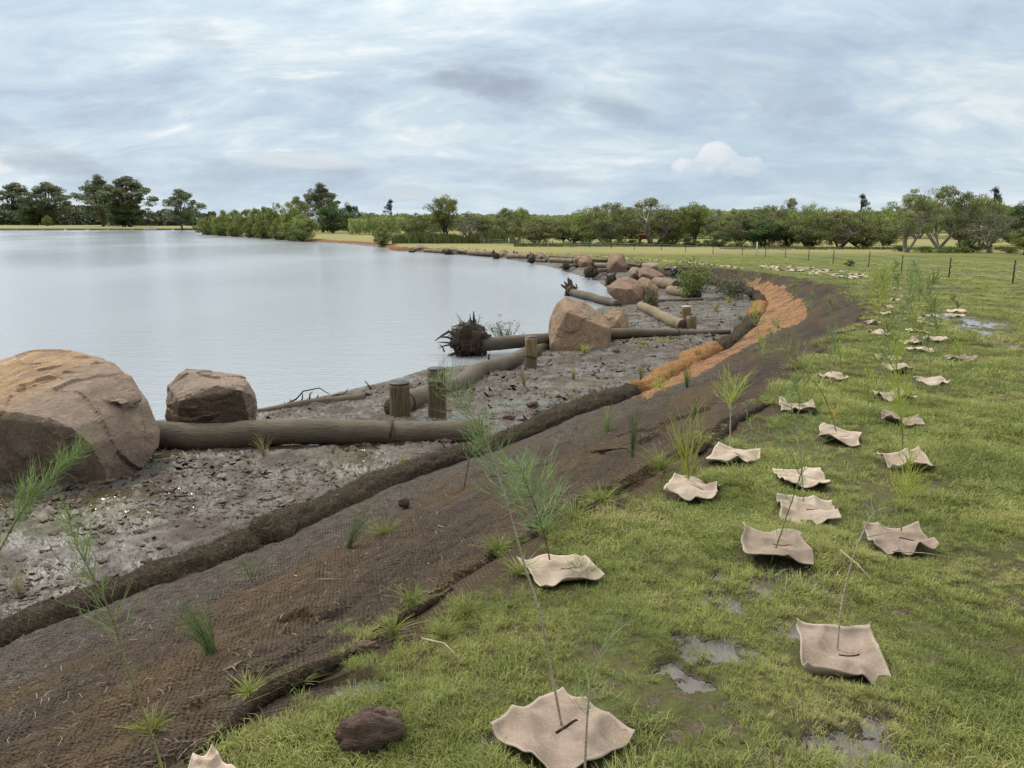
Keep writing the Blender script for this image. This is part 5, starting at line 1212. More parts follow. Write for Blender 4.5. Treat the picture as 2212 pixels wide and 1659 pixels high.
# spare mats tipped in a heap by the top of the bank
for k in range(34):
    u = k / 33; x = 1700 + 170 * u + rg.uniform(-10, 10); y = 584 + 20 * u + rg.uniform(-6, 6) - 3
    felt('cream felt mat in the loose heap of spare mats at the top of the bank', x, y, .42, rg.uniform(-40, 40), (rg.uniform(0, .06), rg.uniform(0, .06), rg.uniform(0, .06), rg.uniform(0, .08)), 100 + k, FELT_PALE, .04, False)
for k in range(12):
    x = 1640 + 50 * rg.random(); y = 572 + 14 * (x - 1640) / 50 * .8 + rg.uniform(-3, 5)
    felt('cream felt mat in the small left heap at the top of the bank', x, y, .42, rg.uniform(-40, 40), (rg.uniform(0, .06), rg.uniform(0, .06), .05, .05), 160 + k, FELT_PALE, .04, False)
for k in range(44):
    u = k / 43; x = 905 + 690 * u; y = np.interp(x, [900, 1000, 1150, 1250, 1400, 1500, 1600], [532.5, 537, 546, 552.5, 562, 570, 581]) + rg.uniform(-.7, .9)
    felt('tiny cream felt mat in the long line along the top of the far bank', x, y, .42, rg.uniform(-40, 40), (.03, .03, .04, .05), 200 + k, FELT_PALE, .06, False)

# ------------------------------------------------------------------ saplings, sedges and other small plants
NEEDLE = mk_leaf('casuarina needles', (.10, .17, .045), (.17, .25, .07), (.28, .36, .12), trans=.35)
NEEDLE_BLUE = mk_leaf('blue green needles', (.11, .17, .06), (.18, .255, .09), (.28, .36, .14), trans=.35)
NEEDLE_YEL = mk_leaf('yellow green needles', (.20, .26, .03), (.33, .40, .05), (.46, .46, .09), trans=.35)
NEEDLE_DRY = mk_leaf('orange dying needles', (.35, .20, .03), (.5, .33, .06), (.35, .38, .08), trans=.3)
SEDGE = mk_leaf('sedge green', (.035, .075, .016), (.075, .14, .028), (.16, .23, .06), trans=.25)
STRAW = mk_leaf('straw tuft', (.22, .17, .07), (.36, .29, .12), (.30, .34, .10), trans=.25)
STEM_PALE = mk_wood('pale stem', (.33, .27, .19), (.48, .42, .33), (.20, .16, .11), sc=3)
STEM_GREEN = mk_wood('green stem', (.16, .16, .06), (.26, .26, .10), (.12, .11, .05), sc=3)
STEM_DARK = mk_wood('dark stem', (.07, .045, .03), (.12, .08, .05), (.05, .035, .025), sc=3)
def needle_spray(L, p, d, ln, rng, w=.0011, k=9, droop=.0):
    """a branchlet with long fine needles"""
    d = d / np.linalg.norm(d); P = [p]; cur = d.copy()
    for i in range(5):
        cur = cur + rng.normal(size=3) * .10 + np.array([0, 0, .10 - droop]); cur /= np.linalg.norm(cur); P.append(P[-1] + cur * ln / 5)
    P = np.array(P)
    def strip(Q, w0):
        Q = np.array(Q); t = np.gradient(Q, axis=0); s = np.cross(t, rng.normal(size=3)); s /= np.linalg.norm(s, axis=1)[:, None] + 1e-9
        ww = np.linspace(w0, w0 * .35, len(Q))[:, None]; n = len(Q)
        V = np.concatenate([Q - s * ww, Q + s * ww]); F = [(i, i + 1, n + i + 1, n + i) for i in range(n - 1)]
        L.add(V, F, float(np.clip(rng.normal(.5, .22), 0, 1)))
    strip(P, w * 1.25)
    for j in range(k):
        i = rng.integers(0, 5); q = P[i] + (P[i + 1] - P[i]) * rng.random(); e = (P[i + 1] - P[i]); e = e / np.linalg.norm(e) + rng.normal(size=3) * .38; e /= np.linalg.norm(e)
        l2 = ln * rng.uniform(.3, .75); Q = [q]
        for _ in range(3): e = e + np.array([0, 0, .12 - droop]) + rng.normal(size=3) * .06; e /= np.linalg.norm(e); Q.append(Q[-1] + e * l2 / 3)
        strip(Q, w)
def sapling(label, pts, t, r=.004, start=.4, n=46, ln=.13, k=8, mats=(NEEDLE, STEM_PALE), seed=0, w=.0011, lean=(0, 0, 0), depth=0.0, up=.5, dens_top=1.0, ground=True):
    """pts: pixels from the ground up, at distance t from the eye"""
    n = int(n * .85); k = max(2, int(k * .8)); ln *= .92
    rng = np.random.default_rng(seed)
    P = [atd(a, b, t + depth * i / max(1, len(pts) - 1)) for i, (a, b) in enumerate(pts)]
    if ground:
        g, tg = hit(*pts[0]); P = [atd(a, b, tg + depth * i / max(1, len(pts) - 1)) for i, (a, b) in enumerate(pts)]; P[0] = P[0] - Vector((0, 0, .04))
    C = []
    for i in range(len(P) - 1):
        a, b = P[max(i - 1, 0)], P[i]; c, d = P[i + 1], P[min(i + 2, len(P) - 1)]
        for u in np.linspace(0, 1, 7)[:-1]:
            C.append(.5 * ((2 * b) + (-a + c) * u + (2 * a - 5 * b + 4 * c - d) * u * u + (-a + 3 * b - 3 * c + d) * u ** 3))
    C.append(P[-1]); m = len(C)
    root = thing('sapling', label, 'sapling', tuple(P[0]), G_SAP)
    s = MB(); s.tube(C, [r * (1 - .72 * i / m) for i in range(m)], 7); s.build('stem', mats[1], root)
    L = MB(); A = np.array([tuple(c) for c in C])
    for j in range(n):
        u = start + (1 - start) * rng.random() ** (1 / dens_top); i = min(m - 2, int(u * (m - 1))); p = A[i] + (A[i + 1] - A[i]) * rng.random()
        ax = A[i + 1] - A[i]; ax /= np.linalg.norm(ax); d = rng.normal(size=3); d -= ax * (d @ ax); d /= np.linalg.norm(d)
        needle_spray(L, p, d * (1 - up * .7) + ax * up + np.array(lean), ln * rng.uniform(.5, 1.15) * (1.15 - .55 * (u - start) / (1 - start)), rng, w, k)
    L.build('needles', mats[0], root, smooth=False); return root
YL, BL, DR = (NEEDLE_YEL, STEM_GREEN), (NEEDLE_BLUE, STEM_PALE), (NEEDLE_DRY, STEM_GREEN)
NG, ND = (NEEDLE, STEM_GREEN), (NEEDLE_BLUE, STEM_DARK)
sapling('tall slender sapling at the lower left, leaning left across the fibre roll', [(362, 1690), (335, 1610), (275, 1440), (243, 1335), (195, 1235), (165, 1175), (145, 1105)], 2.3, .0045, .42, 60, .13, 4, NG, 1, .0013, up=.62)
sapling('feathery sapling at the left edge, leaning right in front of the huge boulder', [(-70, 1420), (-30, 1260), (20, 1150), (70, 1075), (120, 1022), (172, 975)], 4, .007, .3, 90, .26, 9, NG, 2, .0018, up=.75, lean=(.15, 0, .15))
sapling('tall white-stemmed sapling growing from the large brown mat, leaning left', [(1224, 1598), (1192, 1455), (1165, 1320), (1136, 1230), (1108, 1130), (1085, 1052), (1060, 978), (1037, 925), (995, 866), (950, 820)], 2.4, .0045, .5, 150, .13, 6, BL, 3, .0009, up=.45)
sapling('dark-stemmed feathery sapling growing from the cream mat with raised back corners', [(1193, 1228), (1182, 1180), (1160, 1105), (1135, 1040), (1120, 1000)], 3.7, .004, .35, 130, .2, 9, ND, 4, .0013, up=.25)
sapling('short sapling bending right at the bottom edge, in front of the large brown mat', [(1262, 1700), (1268, 1556), (1281, 1452), (1310, 1390), (1352, 1348)], 2.2, .0042, .25, 60, .10, 6, BL, 5, .0008, up=.4)
sapling('bare crooked sapling standing in the brown mat with three lifted corners', [(1808, 1424), (1817, 1316), (1842, 1208), (1869, 1140), (1891, 1106), (1922, 1096)], 2.9, .0042, .45, 30, .10, 4, BL, 6, .0011, up=.2)
sapling('sapling leaning right from the broad brownish mat beside the puddles', [(1660, 1218), (1682, 1166), (1701, 1109), (1728, 1029), (1751, 938), (1774, 889)], 3.8, .0045, .12, 60, .13, 6, NG, 7, .0011, up=.4)
sapling('upright sapling in the cream mat with two tall corners', [(1738, 1096), (1732, 1022), (1724, 954), (1715, 897), (1699, 850)], 4.3, .0045, .35, 46, .16, 7, BL, 8, .0013, up=.35)
sapling('sapling arching far to the left from the wavy cream mat', [(1728, 1030), (1715, 995), (1698, 968), (1662, 938), (1614, 925)], 4.7, .004, .55, 34, .18, 6, NG, 9, .0014, up=.4)
sapling('yellow fan-shaped sapling on the saddle-shaped mat', [(1489, 1048), (1486, 1010), (1482, 985)], 4.7, .006, .02, 46, .42, 3, YL, 10, .0021, up=.9)
sapling('thin white stem rising through the yellow fan-shaped sapling', [(1492, 1046), (1466, 938), (1448, 880), (1438, 850), (1422, 832)], 4.7, .004, .72, 26, .13, 6, YL, 11, .0015, up=.35)
sapling('small upright bushy sapling beside the dark end of the netting', [(1577, 976), (1578, 900), (1580, 860), (1587, 828)], 5.5, .006, .38, 44, .22, 5, (NEEDLE_YEL, STEM_PALE), 12, .0019, up=.5)
sapling('tall yellow green sapling in the right hand row, on the mat with folded spikes', [(1952, 990), (1949, 935), (1944, 880), (1938, 820), (1936, 760)], 5.1, .005, .25, 80, .24, 7, YL, 13, .0017, up=.75)
sapling('bushy yellow green sapling on the mat with the rolled corner', [(1943, 1172), (1952, 1105), (1960, 1050), (1966, 1000)], 4.0, .005, .32, 64, .17, 8, YL, 14, .0014, up=.6)
sapling('orange dying sapling on the folded cream mat', [(1808, 940), (1800, 905), (1789, 880)], 5.8, .005, .35, 20, .16, 4, DR, 15, .0018, up=.35)
sapling('long bare stem leaning left from the folded cream mat', [(1815, 945), (1781, 858), (1742, 805), (1715, 770), (1690, 748)], 5.8, .0045, .45, 40, .2, 5, NG, 16, .0017, up=.3)
sapling('tall white stem curling left at its tip above the flat cream mat', [(1727, 890), (1724, 844), (1717, 770), (1713, 734), (1697, 711), (1675, 708)], 6.6, .006, .6, 26, .22, 5, NG, 17, .0018, up=.3)
sapling('tall pale stem of the two crossing stems in the right hand row', [(2010, 828), (2008, 770), (1994, 713), (1962, 688)], 7.6, .005, .2, 60, .25, 5, NG, 18, .0021, up=.4)
sapling('leaning pale stem of the two crossing stems in the right hand row', [(1948, 862), (1930, 798), (1912, 768), (1898, 745)], 7.2, .005, .3, 50, .25, 5, NG, 19, .0021, up=.3)
rg = random.Random(9); nprng = np.random.default_rng(5)
SP = [(1899, 722, 600, 40, YL, 'yellow'), (1970, 738, 640, 40, BL, 'pale green'), (2020, 735, 655, 30, NG, 'green'), (1985, 755, 660, 40, YL, 'yellow green'), (1918, 774, 690, 36, NG, 'green'), (2074, 776, 740, 30, YL, 'low yellow green'), (1797, 819, 715, 36, BL, 'leaning pale green'),
      (1911, 678, 585, 30, YL, 'yellow'), (1911, 663, 590, 26, NG, 'green'), (1985, 662, 570, 40, NG, 'bushy green'), (1975, 689, 590, 36, BL, 'bushy pale green'), (2008, 685, 600, 30, NG, 'thin green'), (2066, 672, 640, 20, NG, 'arching green'), (1940, 632, 570, 26, NG, 'thin green'), (1723, 893, 810, 50, NG, 'drooping green')]
for i, (x, y, yt, wd, mt, lb) in enumerate(SP):
    p, t = hit(x, y); ln = (y - yt) * t / F_PX
    sapling(f'{lb} sapling ' + ['over the wide cream mat left of the yellow clump', 'over the mat with one tent-like peak', 'over the mat with a hooked end', 'over the straight slim mat', 'over the slim mat half hidden in grass', 'over the isolated mat with a lifted right end', 'over the thin mat at the netting edge', 'over the far left row, second mat', 'at the top of the far left row', 'at the top of the far right row', 'over the left mat of the pair before the blue puddle', 'over the right mat of the pair before the blue puddle', 'leaning over the blue puddle', 'beyond the top of both rows', 'low over the flat cream mat'][i],
            [(x, y), (x + rg.uniform(-6, 6), y - (y - yt) * .4), (x + rg.uniform(-10, 10), y - (y - yt) * .75), (x + rg.uniform(-16, 16), yt)], t, .0055, .2, 46, ln * .35, 5, mt, 30 + i, .0012 * t / 4 + .0005, up=.55)
# thin plants on the netting and orange matting
for i, (x, y, yt, mt, lb) in enumerate([(1640, 745, 660, YL, 'yellow green sapling on the inner edge of the orange matting'), (1715, 660, 610, ND, 'dark stemmed sapling high on the orange matting'), (1745, 690, 635, NG, 'pale sapling leaning right at the right end of the orange matting'), (1800, 700, 645, NG, 'leaning branched sapling on the brown slope right of the orange matting'), (1655, 800, 730, YL, 'thin yellow sapling on the brown slope below the orange matting'),
        (1672, 770, 715, NG, 'thin green sapling on the brown slope below the orange matting'), (1875, 860, 800, YL, 'low yellow sapling between the two rows of mats'), (1820, 800, 745, YL, 'yellow green wisp beside the thin mat'), (1000, 1055, 905, ND, 'dark bent sapling hanging over the fibre roll by the end of the near log'), (1840, 690, 600, NG, 'faint tall sapling at the grass edge beyond the brown slope')]):
    p, t = hit(x, y); ln = (y - yt) * t / F_PX; dx = rg.uniform(-12, 12) if i != 8 else 45
    sapling(lb, [(x, y), (x + dx * .3, y - (y - yt) * .4), (x + dx * .6, y - (y - yt) * .75), (x + dx, yt)], t, .005, .25, 30, ln * .35, 4, mt, 60 + i, .0012 * t / 4 + .0005, up=.5)
def sedge(label, x, y, h, spread, n, mat, seed, lean=(0, 0), w=.0016, name='sedge_tuft', cat='sedge', g='sedge tufts planted on the bank'):
    rng = np.random.default_rng(seed); p, t = hit(x, y); L = MB(); k = t / F_PX; H_ = h * k; Sp = spread * k
    for i in range(n):
        a = rng.uniform(0, 6.28); b = np.array(p) + np.array([math.cos(a), math.sin(a), 0]) * abs(rng.normal()) * Sp * .12
        tip = np.array([rng.normal() * Sp * .5 + lean[0] * k, rng.normal() * Sp * .5 + lean[1], H_ * rng.uniform(.5, 1.05)])
        Q = np.array([b + tip * u + np.array([0, 0, 1]) * H_ * .12 * math.sin(u * 3.1) for u in np.linspace(0, 1, 5)]); Q[0, 2] -= .02
        s = np.cross(np.gradient(Q, axis=0), rng.normal(size=3)); s /= np.linalg.norm(s, axis=1)[:, None] + 1e-9; ww = (np.linspace(1, .3, 5) * w * max(1, t / 5))[:, None]
        L.add(np.concatenate([Q - s * ww, Q + s * ww]), [(j, j + 1, 6 + j, 5 + j) for j in range(4)], float(np.clip(rng.normal(.5, .25), 0, 1)))
    return tag(L.build(name, mat, smooth=False), label, cat, g)
sedge('thick dark green sedge tuft on the netting at the lower left', 462, 1416, 130, 60, 90, SEDGE, 1, (-50, 0))
sedge('long-bladed sedge leaning right over the fibre roll', 750, 1186, 110, 40, 46, SEDGE, 2, (60, 0))
sedge('pale green sedge standing against the fibre roll, left of the dark one', 1310, 934, 66, 26, 44, NEEDLE, 3)
sedge('upright dark green sedge on the brown netting', 1367, 985, 118, 20, 50, SEDGE, 4)
sedge('sedge at the foot of the orange roll', 1484, 836, 56, 22, 30, SEDGE, 5)
sedge('sparse sedge behind the butt joint of the near rolls', 540, 1245, 60, 60, 24, SEDGE, 6)
sedge('small sedge clump on the inner bank above the dark roll', 1500, 900, 40, 24, 30, SEDGE, 7)
for i, (x, y, h, sp, mt, lb) in enumerate([(570, 985, 56, 30, STRAW, 'straw coloured tuft below the near log, with an upright dry stem'), (868, 1002, 34, 24, STRAW, 'orange straw tuft between the near log and the fibre roll'), (1132, 836, 46, 14, STRAW, 'slim straw tuft beside the mud-caked log'), (1238, 822, 34, 12, STRAW, 'slim straw tuft in the middle of the mud'),
        (1243, 880, 44, 22, STRAW, 'straw tuft leaning left before the fibre roll'), (1165, 925, 30, 20, STRAW, 'low straw tuft at the edge of the fibre roll'), (1384, 820, 42, 18, STRAW, 'straw tuft beside the start of the orange roll'), (40, 1275, 70, 50, STRAW, 'big straw tuft on the mud at the left edge'), (1290, 735, 20, 16, STRAW, 'small green straw tuft below the block-shaped boulder'),
        (1262, 760, 20, 24, NEEDLE_YEL, 'small green tuft at the foot of the block-shaped boulder'), (1385, 745, 12, 20, NEEDLE_YEL, 'green tuft under the thin end of the second log'), (1545, 672, 20, 14, STRAW, 'pale tuft on the far mud right of the post pair'), (1600, 690, 16, 16, STRAW, 'pale tuft near the bend of the fibre roll'), (1575, 655, 18, 16, STRAW, 'tiny pale tuft beside the bend of the fibre roll'),
        (536, 1000, 10, 14, LEAF_LIME, 'tiny bright green sprout on the mud below the near log'), (1435, 742, 14, 30, NEEDLE_YEL, 'flat green tuft right of the thin log end')]):
    sedge(lb, x, y, h, sp, 40, mt, 20 + i, name='grass_tuft', cat='grass tuft', g='stray grass tufts on the mud')
# weeds spilling over the netting edge
EDGE_L = ['spiky green clump right of the small clod at the netting edge', 'large grass clump hanging over the netting edge below the dark sedge', 'small grass clump on the netting just left of the large hanging one', 'grass clump on the netting edge above the small clod', 'grass clump in the turf right of the spiky clump', 'small clump on the netting left of the cream mat with raised corners', 'grass clump behind the cream mat with raised corners', 'second grass clump behind the cream mat with raised corners',
 'grass clump at the foot of the lower left sapling', 'grass clump midway between the small clod and the cream mat', 'grass clump hidden against the far side of the cream mat with raised corners', 'grass clump on the dark torn edge left of the saddle-shaped mat', 'grass clump left of the dark-stemmed feathery sapling', 'lone small clump on the bare netting above the pale stick', 'farthest grass clump, on the netting left of the yellow fan-shaped sapling']
for i, (x, y) in enumerate([(850, 1365), (640, 1480), (540, 1500), (890, 1300), (1010, 1330), (1075, 1190), (1180, 1150), (1240, 1120), (330, 1580), (960, 1375), (1255, 1245), (1300, 1085), (1120, 1240), (830, 1155), (1430, 1010)]):
    sedge(EDGE_L[i], x, y, 34, 60, 130, GRASS, 50 + i, w=.0014, name='grass_tuft', cat='grass tuft', g='grass clumps along the netting edge')
# leafy shrubs on the mud
def leafy(label, x, yb, w, h, seed, mat, n=900, leaf=.03, stems=9, name='mangrove_shrub', top_bias=1.0):
    rng = np.random.default_rng(seed); p, t = hit(x, yb); k = t / F_PX; W, Hh = w * k, h * k
    root = thing(name, label, 'shrub', tuple(p), 'young mangrove shrubs on the mud'); T = MB(); L = MB(); per = n // stems
    for i in range(stems):
        tip = np.array(p) + np.array([rng.uniform(-.5, .5) * W, rng.uniform(-.35, .35) * W, Hh * rng.uniform(.6, 1.0)])
        P = bez(np.array(p) - [0, 0, .05], tip, (rng.normal() * .08 * W, rng.normal() * .1 * W, -.1 * Hh), 7); T.tube(P, list(np.linspace(.012, .003, 7) * (1 + W * .3)), 5)
        for q in range(5):
            j = rng.integers(2, 6); e = P[j] + rng.normal(size=3) * W * .13 + [0, 0, .05 * Hh]; T.tube([P[j], (P[j] + e) / 2, e], [.004, .003, .002], 4)
            m = per // 5; c = e + rng.normal(size=(m, 3)) * [W * .075, W * .075, Hh * .07]; V, F = leaf_quads(c, leaf, rng)
            L.add(V, F, np.repeat(np.clip(rng.normal(.5, .25, m), 0, 1), 4))
    T.build('branches', TWIG, root); L.build('leaves', mat, root, smooth=False); return root
LEAF_GREY = mk_leaf('grey green leaves', (.06, .075, .04), (.12, .14, .07), (.22, .23, .13))
leafy('bright leafy mangrove shrub growing over the pale logs at the bend', 1490, 646, 74, 84, 1, LEAF_LIME, 1500, .045, 12)
leafy('tall pale-leaved shrub behind the bright leafy one', 1500, 632, 80, 66, 2, LEAF_PALE, 1500, .04, 12)
leafy('low dark twiggy shrub right of the bright leafy one, before the fibre roll', 1578, 644, 86, 50, 3, LEAF_GREY, 1700, .04, 16)
leafy('small leafy shrub standing in the water behind the nearest uprooted stem', 1092, 745, 70, 52, 4, LEAF_GREY, 900, .022, 12)
leafy('thin sprig of leaves right of the shrub in the water', 1128, 742, 16, 32, 5, LEAF_GREY, 60, .02, 3)
leafy('sprouting leaves around the stubby post beside the rusty boulders', 1402, 668, 44, 50, 6, LEAF_GREY, 700, .03, 9)
leafy('seedling with two round leaves at the foot of the fibre roll', 1166, 972, 8, 18, 7, LEAF_LIME, 10, .022, 1, 'seedling')
leafy('seedling with one yellow leaf on top of the fibre roll', 1245, 925, 6, 16, 8, LEAF_LIME, 10, .02, 1, 'seedling')

# ------------------------------------------------------------------ sticks, branches, clods
def stick(label, pts, r, mat=TWIG, name='stick', up=.01, cat='stick', g='sticks and dead twigs lying about', taper=.5, side=()):
    P = []
    for q in pts:
        p, t = hit(q[0], q[1]); P.append(Vector((p.x, p.y, float(gz(p.x, p.y)[0]) + up + (q[2] if len(q) > 2 else 0))))
    b = MB(); m = len(P); b.tube(P, [r * (1 - (1 - taper) * i / (m - 1)) for i in range(m)], 7)
    for (i, d, l) in side: b.tube([P[i], P[i] + Vector(d) * l * .5, P[i] + Vector(d) * l + Vector((0, 0, -.01))], [r * .6, r * .45, r * .2], 5)
    return tag(b.build(name, mat), label, cat, g)
stick('short forked stick lying on the netting right of the dark sedge', [(482, 1450), (503, 1444), (522, 1436)], .008, side=((1, (.6, -.75, 0), .05),))
stick('pale broken reed stem in the grass above the brown clod', [(912, 1392, .02), (960, 1420, .03), (1002, 1448, .02)], .0035, STEM_PALE, up=.02)
stick('pale bent twig left of the bare crooked sapling', [(1812, 1222, .03), (1850, 1245, .03), (1880, 1268, .02)], .004, STEM_PALE, up=.03)
stick('long thin straw stalk lying right of the mat with a rolled corner', [(1925, 1225, .03), (1990, 1226, .03), (2060, 1232, .03)], .003, STEM_PALE, up=.03)
stick('dark twig sticking up from the grass between the mat rows', [(1728, 845, .0), (1742, 840, .05), (1748, 836, .09)], .008, BARK_DARK)
stick('pale stick lying on the netting below the near butt joint', [(635, 1250), (690, 1249), (740, 1252)], .003, STEM_PALE)
stick('thin stick lying on the netting below the fibre roll', [(940, 1140), (970, 1146), (1003, 1150)], .003, STEM_PALE)
stick('dead stick on the netting by the grass edge', [(760, 1240), (800, 1228)], .005, BARK_DARK)
stick('dark stick on the netting above the cream mat', [(1270, 1108), (1300, 1112), (1340, 1110)], .006, BARK_DARK)
stick('brown twig on the mud before the bend', [(1600, 690), (1620, 712)], .008, BARK_DARK)
def clod(label, x, y, w, h, seed, mat, rot=0, name='soil_clod', g='clods of earth and broken turf'):
    p, t = hit(x, y); k = t / F_PX; rx, rz = w * k / 2, h * k / 2; b = MB(); seg = 40
    th = np.linspace(0, 2 * np.pi, seg, endpoint=False); ph = np.linspace(.04, np.pi - .04, seg // 2); V = []
    for a in ph:
        for q in th:
            d = Vector((math.sin(a) * math.cos(q), math.sin(a) * math.sin(q), math.cos(a))); s = Vector((seed, 0, 0))
            m = 1 + .28 * mnoise.fractal(d * 1.6 + s, .8, 2, 5) + .10 * (mnoise.voronoi(d * 3.2 + s)[0][0] - .3) + .05 * mnoise.noise(d * 14)
            X, Y, Z = d.x * rx * m, d.y * rx * .6 * m, d.z * rz * m; c, sn = math.cos(rot), math.sin(rot)
            V.append((X * c - Y * sn, X * sn + Y * c, Z + rz * .55))
    n = len(ph); F = [(i * seg + j, (i + 1) * seg + j, (i + 1) * seg + (j + 1) % seg, i * seg + (j + 1) % seg) for i in range(n - 1) for j in range(seg)]
    F += [tuple(range(seg)), tuple(reversed(range((n - 1) * seg, n * seg)))]
    b.add(V, F); o = b.build(name, mat, world_pts=False); o.location = (p.x, p.y, float(gz(p.x, p.y)[0])); return tag(o, label, 'clod of earth', g)
SOIL = mk_wood('crumbly brown soil', (.11, .072, .054), (.18, .125, .096), (.06, .04, .03), .95, 1.0, 3)
clod('big crumbly brown clod lying in the grass at the bottom of the photo', 800, 1612, 140, 92, 1, SOIL, .35)
clod('small clod at the torn netting edge left of the green turf', 790, 1400, 52, 26, 2, SOIL, .2)
clod('reddish clod behind the fibre roll beside its near joint', 872, 1092, 26, 20, 3, SOIL)
LUMP_L = ['dark round mud lump below the right foot of the block-shaped boulder', 'dark mud lump below the left foot of the block-shaped boulder', 'flat mud lump right of the block-shaped boulder', 'mud lump near the right end of the near log', 'small mud lump by the butt joint of the near rolls', 'mud lump below the huge boulder', 'mud lump right of the taller near post', 'broad mud lump in the middle of the mudflat', 'mud lump beside the orange roll', 'mud lump right below the foot of the huge boulder', 'mud lump against the fibre roll in the middle', 'mud lump between two slim straw tufts', 'widest mud lump, by the end of the near log']
for i, (x, y, w, h) in enumerate([(1258, 772, 14, 9), (1215, 772, 14, 6), (1330, 760, 20, 8), (1100, 905, 26, 12), (560, 1095, 14, 10), (390, 1112, 18, 9), (1010, 870, 30, 12), (1150, 880, 30, 14), (1440, 770, 16, 7), (300, 1150, 26, 10), (1220, 900, 30, 13), (1280, 850, 26, 10), (960, 960, 40, 12)]):
    clod(LUMP_L[i], x, y, w, h, 10 + i, SOIL, i, g='dark mud lumps on the mudflat')
# driftwood branches on the silted log
br = MB(); p, t = hit(665, 868)
for pl in [((608, 878), (640, 862), (655, 845), (690, 838), (712, 852), (700, 858)), ((650, 870), (654, 858), (652, 846)), ((690, 864), (720, 856), (745, 850), (752, 838)), ((640, 872), (660, 868), (700, 860), (735, 850)), ((668, 866), (670, 850), (676, 846)), ((630, 873), (626, 862)), ((684, 862), (688, 852)), ((610, 878), (616, 868))]:
    Q = [atd(a, b_, t) for a, b_ in pl]; br.tube(Q, list(np.linspace(.018, .005, len(Q))), 6)
tag(br.build('driftwood', BARK_DARK), 'tangle of curved dark driftwood branches on the silted log', 'driftwood', 'driftwood on the water line')
br = MB(); p, t = hit(798, 846); Q = [atd(a, b_, t) for a, b_ in ((801, 846), (800, 838), (788, 822), (796, 828))]; br.tube(Q[:3], [.022, .018, .006], 6)
tag(br.build('driftwood', BARK_DARK), 'single leaning dark snag right of the driftwood tangle', 'driftwood', 'driftwood on the water line')
b = MB(); p, t = hit(1463, 594); core(b, Vector(p) + Vector((0, 0, .16)), .33, .3, .26, 4, 24)
tag(b.build('plastic_bundle', flat('black plastic', (.012, .013, .016), .35, .5)), 'black rounded bundle lying between the flat-topped boulder and the leafy bush', 'bundle')
# ------------------------------------------------------------------ fence, pegs, cow, boat
BLACK = flat('black plastic post', (.02, .02, .022), .5); WHITE = flat('white plastic', (.75, .75, .74), .5, noise=.1); WIRE = flat('fence wire', (.38, .38, .36), .5)
FP = [(2290, 578, 636), (2187, 562, 612), (2049, 556, 602), (1947, 551, 585), (1876, 543, 578), (1799, 540, 571), (1746, 536, 564), (1696, 533, 559), (1653, 535, 555), (1603, 535, 552), (1540, 533, 549), (1481, 528, 545), (1429, 526, 541.5), (1370, 524, 541), (1321, 523, 537.5), (1274, 522, 536), (1238, 521, 535), (1194, 520, 532), (1130, 519, 530.5), (1060, 517, 527), (990, 515, 524)]
pp = [hit(x, yb) for x, yt, yb in FP]
fence = thing('electric_fence', 'low black-posted wire fence running across the paddock behind the mats', 'fence', tuple(pp[1][0]))
tops = []
for i, ((p, t), (x, yt, yb)) in enumerate(zip(pp, FP)):
    h = (yb - yt) * t / F_PX; h = min(max(h, .7), 1.0); r = .021 if i < 10 else .028
    b = MB(); b.tube([(p.x, p.y, p.z - .2), (p.x, p.y, p.z + h * .97), (p.x, p.y, p.z + h)], [r, r * .9, r * .5], 8)
    po = b.build('post', BLACK, fence); tops.append((p, h))
    if i < 9:
        for f in (.28, .55, .85):
            b = MB(); b.box((p.x + r + .012, p.y - .01, p.z + h * f), (.018, .02, .022)); b.build('insulator', BLACK, po, smooth=False)
for f in (.28, .55, .85):
    b = MB()
    for (p, h), (q, g) in zip(tops[:-1], tops[1:]):
        A = Vector((p.x, p.y, p.z + h * f)); B_ = Vector((q.x, q.y, q.z + g * f)); r = .0035 + .00006 * A.length
        b.tube([A, A.lerp(B_, .5) - Vector((0, 0, .03)), B_], r, 4, cap=False)
    b.build('wire', WIRE, fence)
for x, yt, yb, lb in ((1634, 523, 552, 'white marker peg before the fence in the middle of the paddock'), (1099, 514, 529, 'white marker peg at the far end of the fence')):
    p, t = hit(x, yb); h = (yb - yt) * t / F_PX; b = MB(); b.tube([(p.x, p.y, p.z - .1), (p.x, p.y, p.z + h - .03), (p.x, p.y, p.z + h)], [.045, .045, .02], 10); b.box((p.x, p.y, p.z + h * .8), (.07, .02, .03))
    tag(b.build('marker_peg', WHITE), lb, 'marker peg', 'white marker pegs')
COW = flat('red brown hide', (.22, .075, .03), .8)
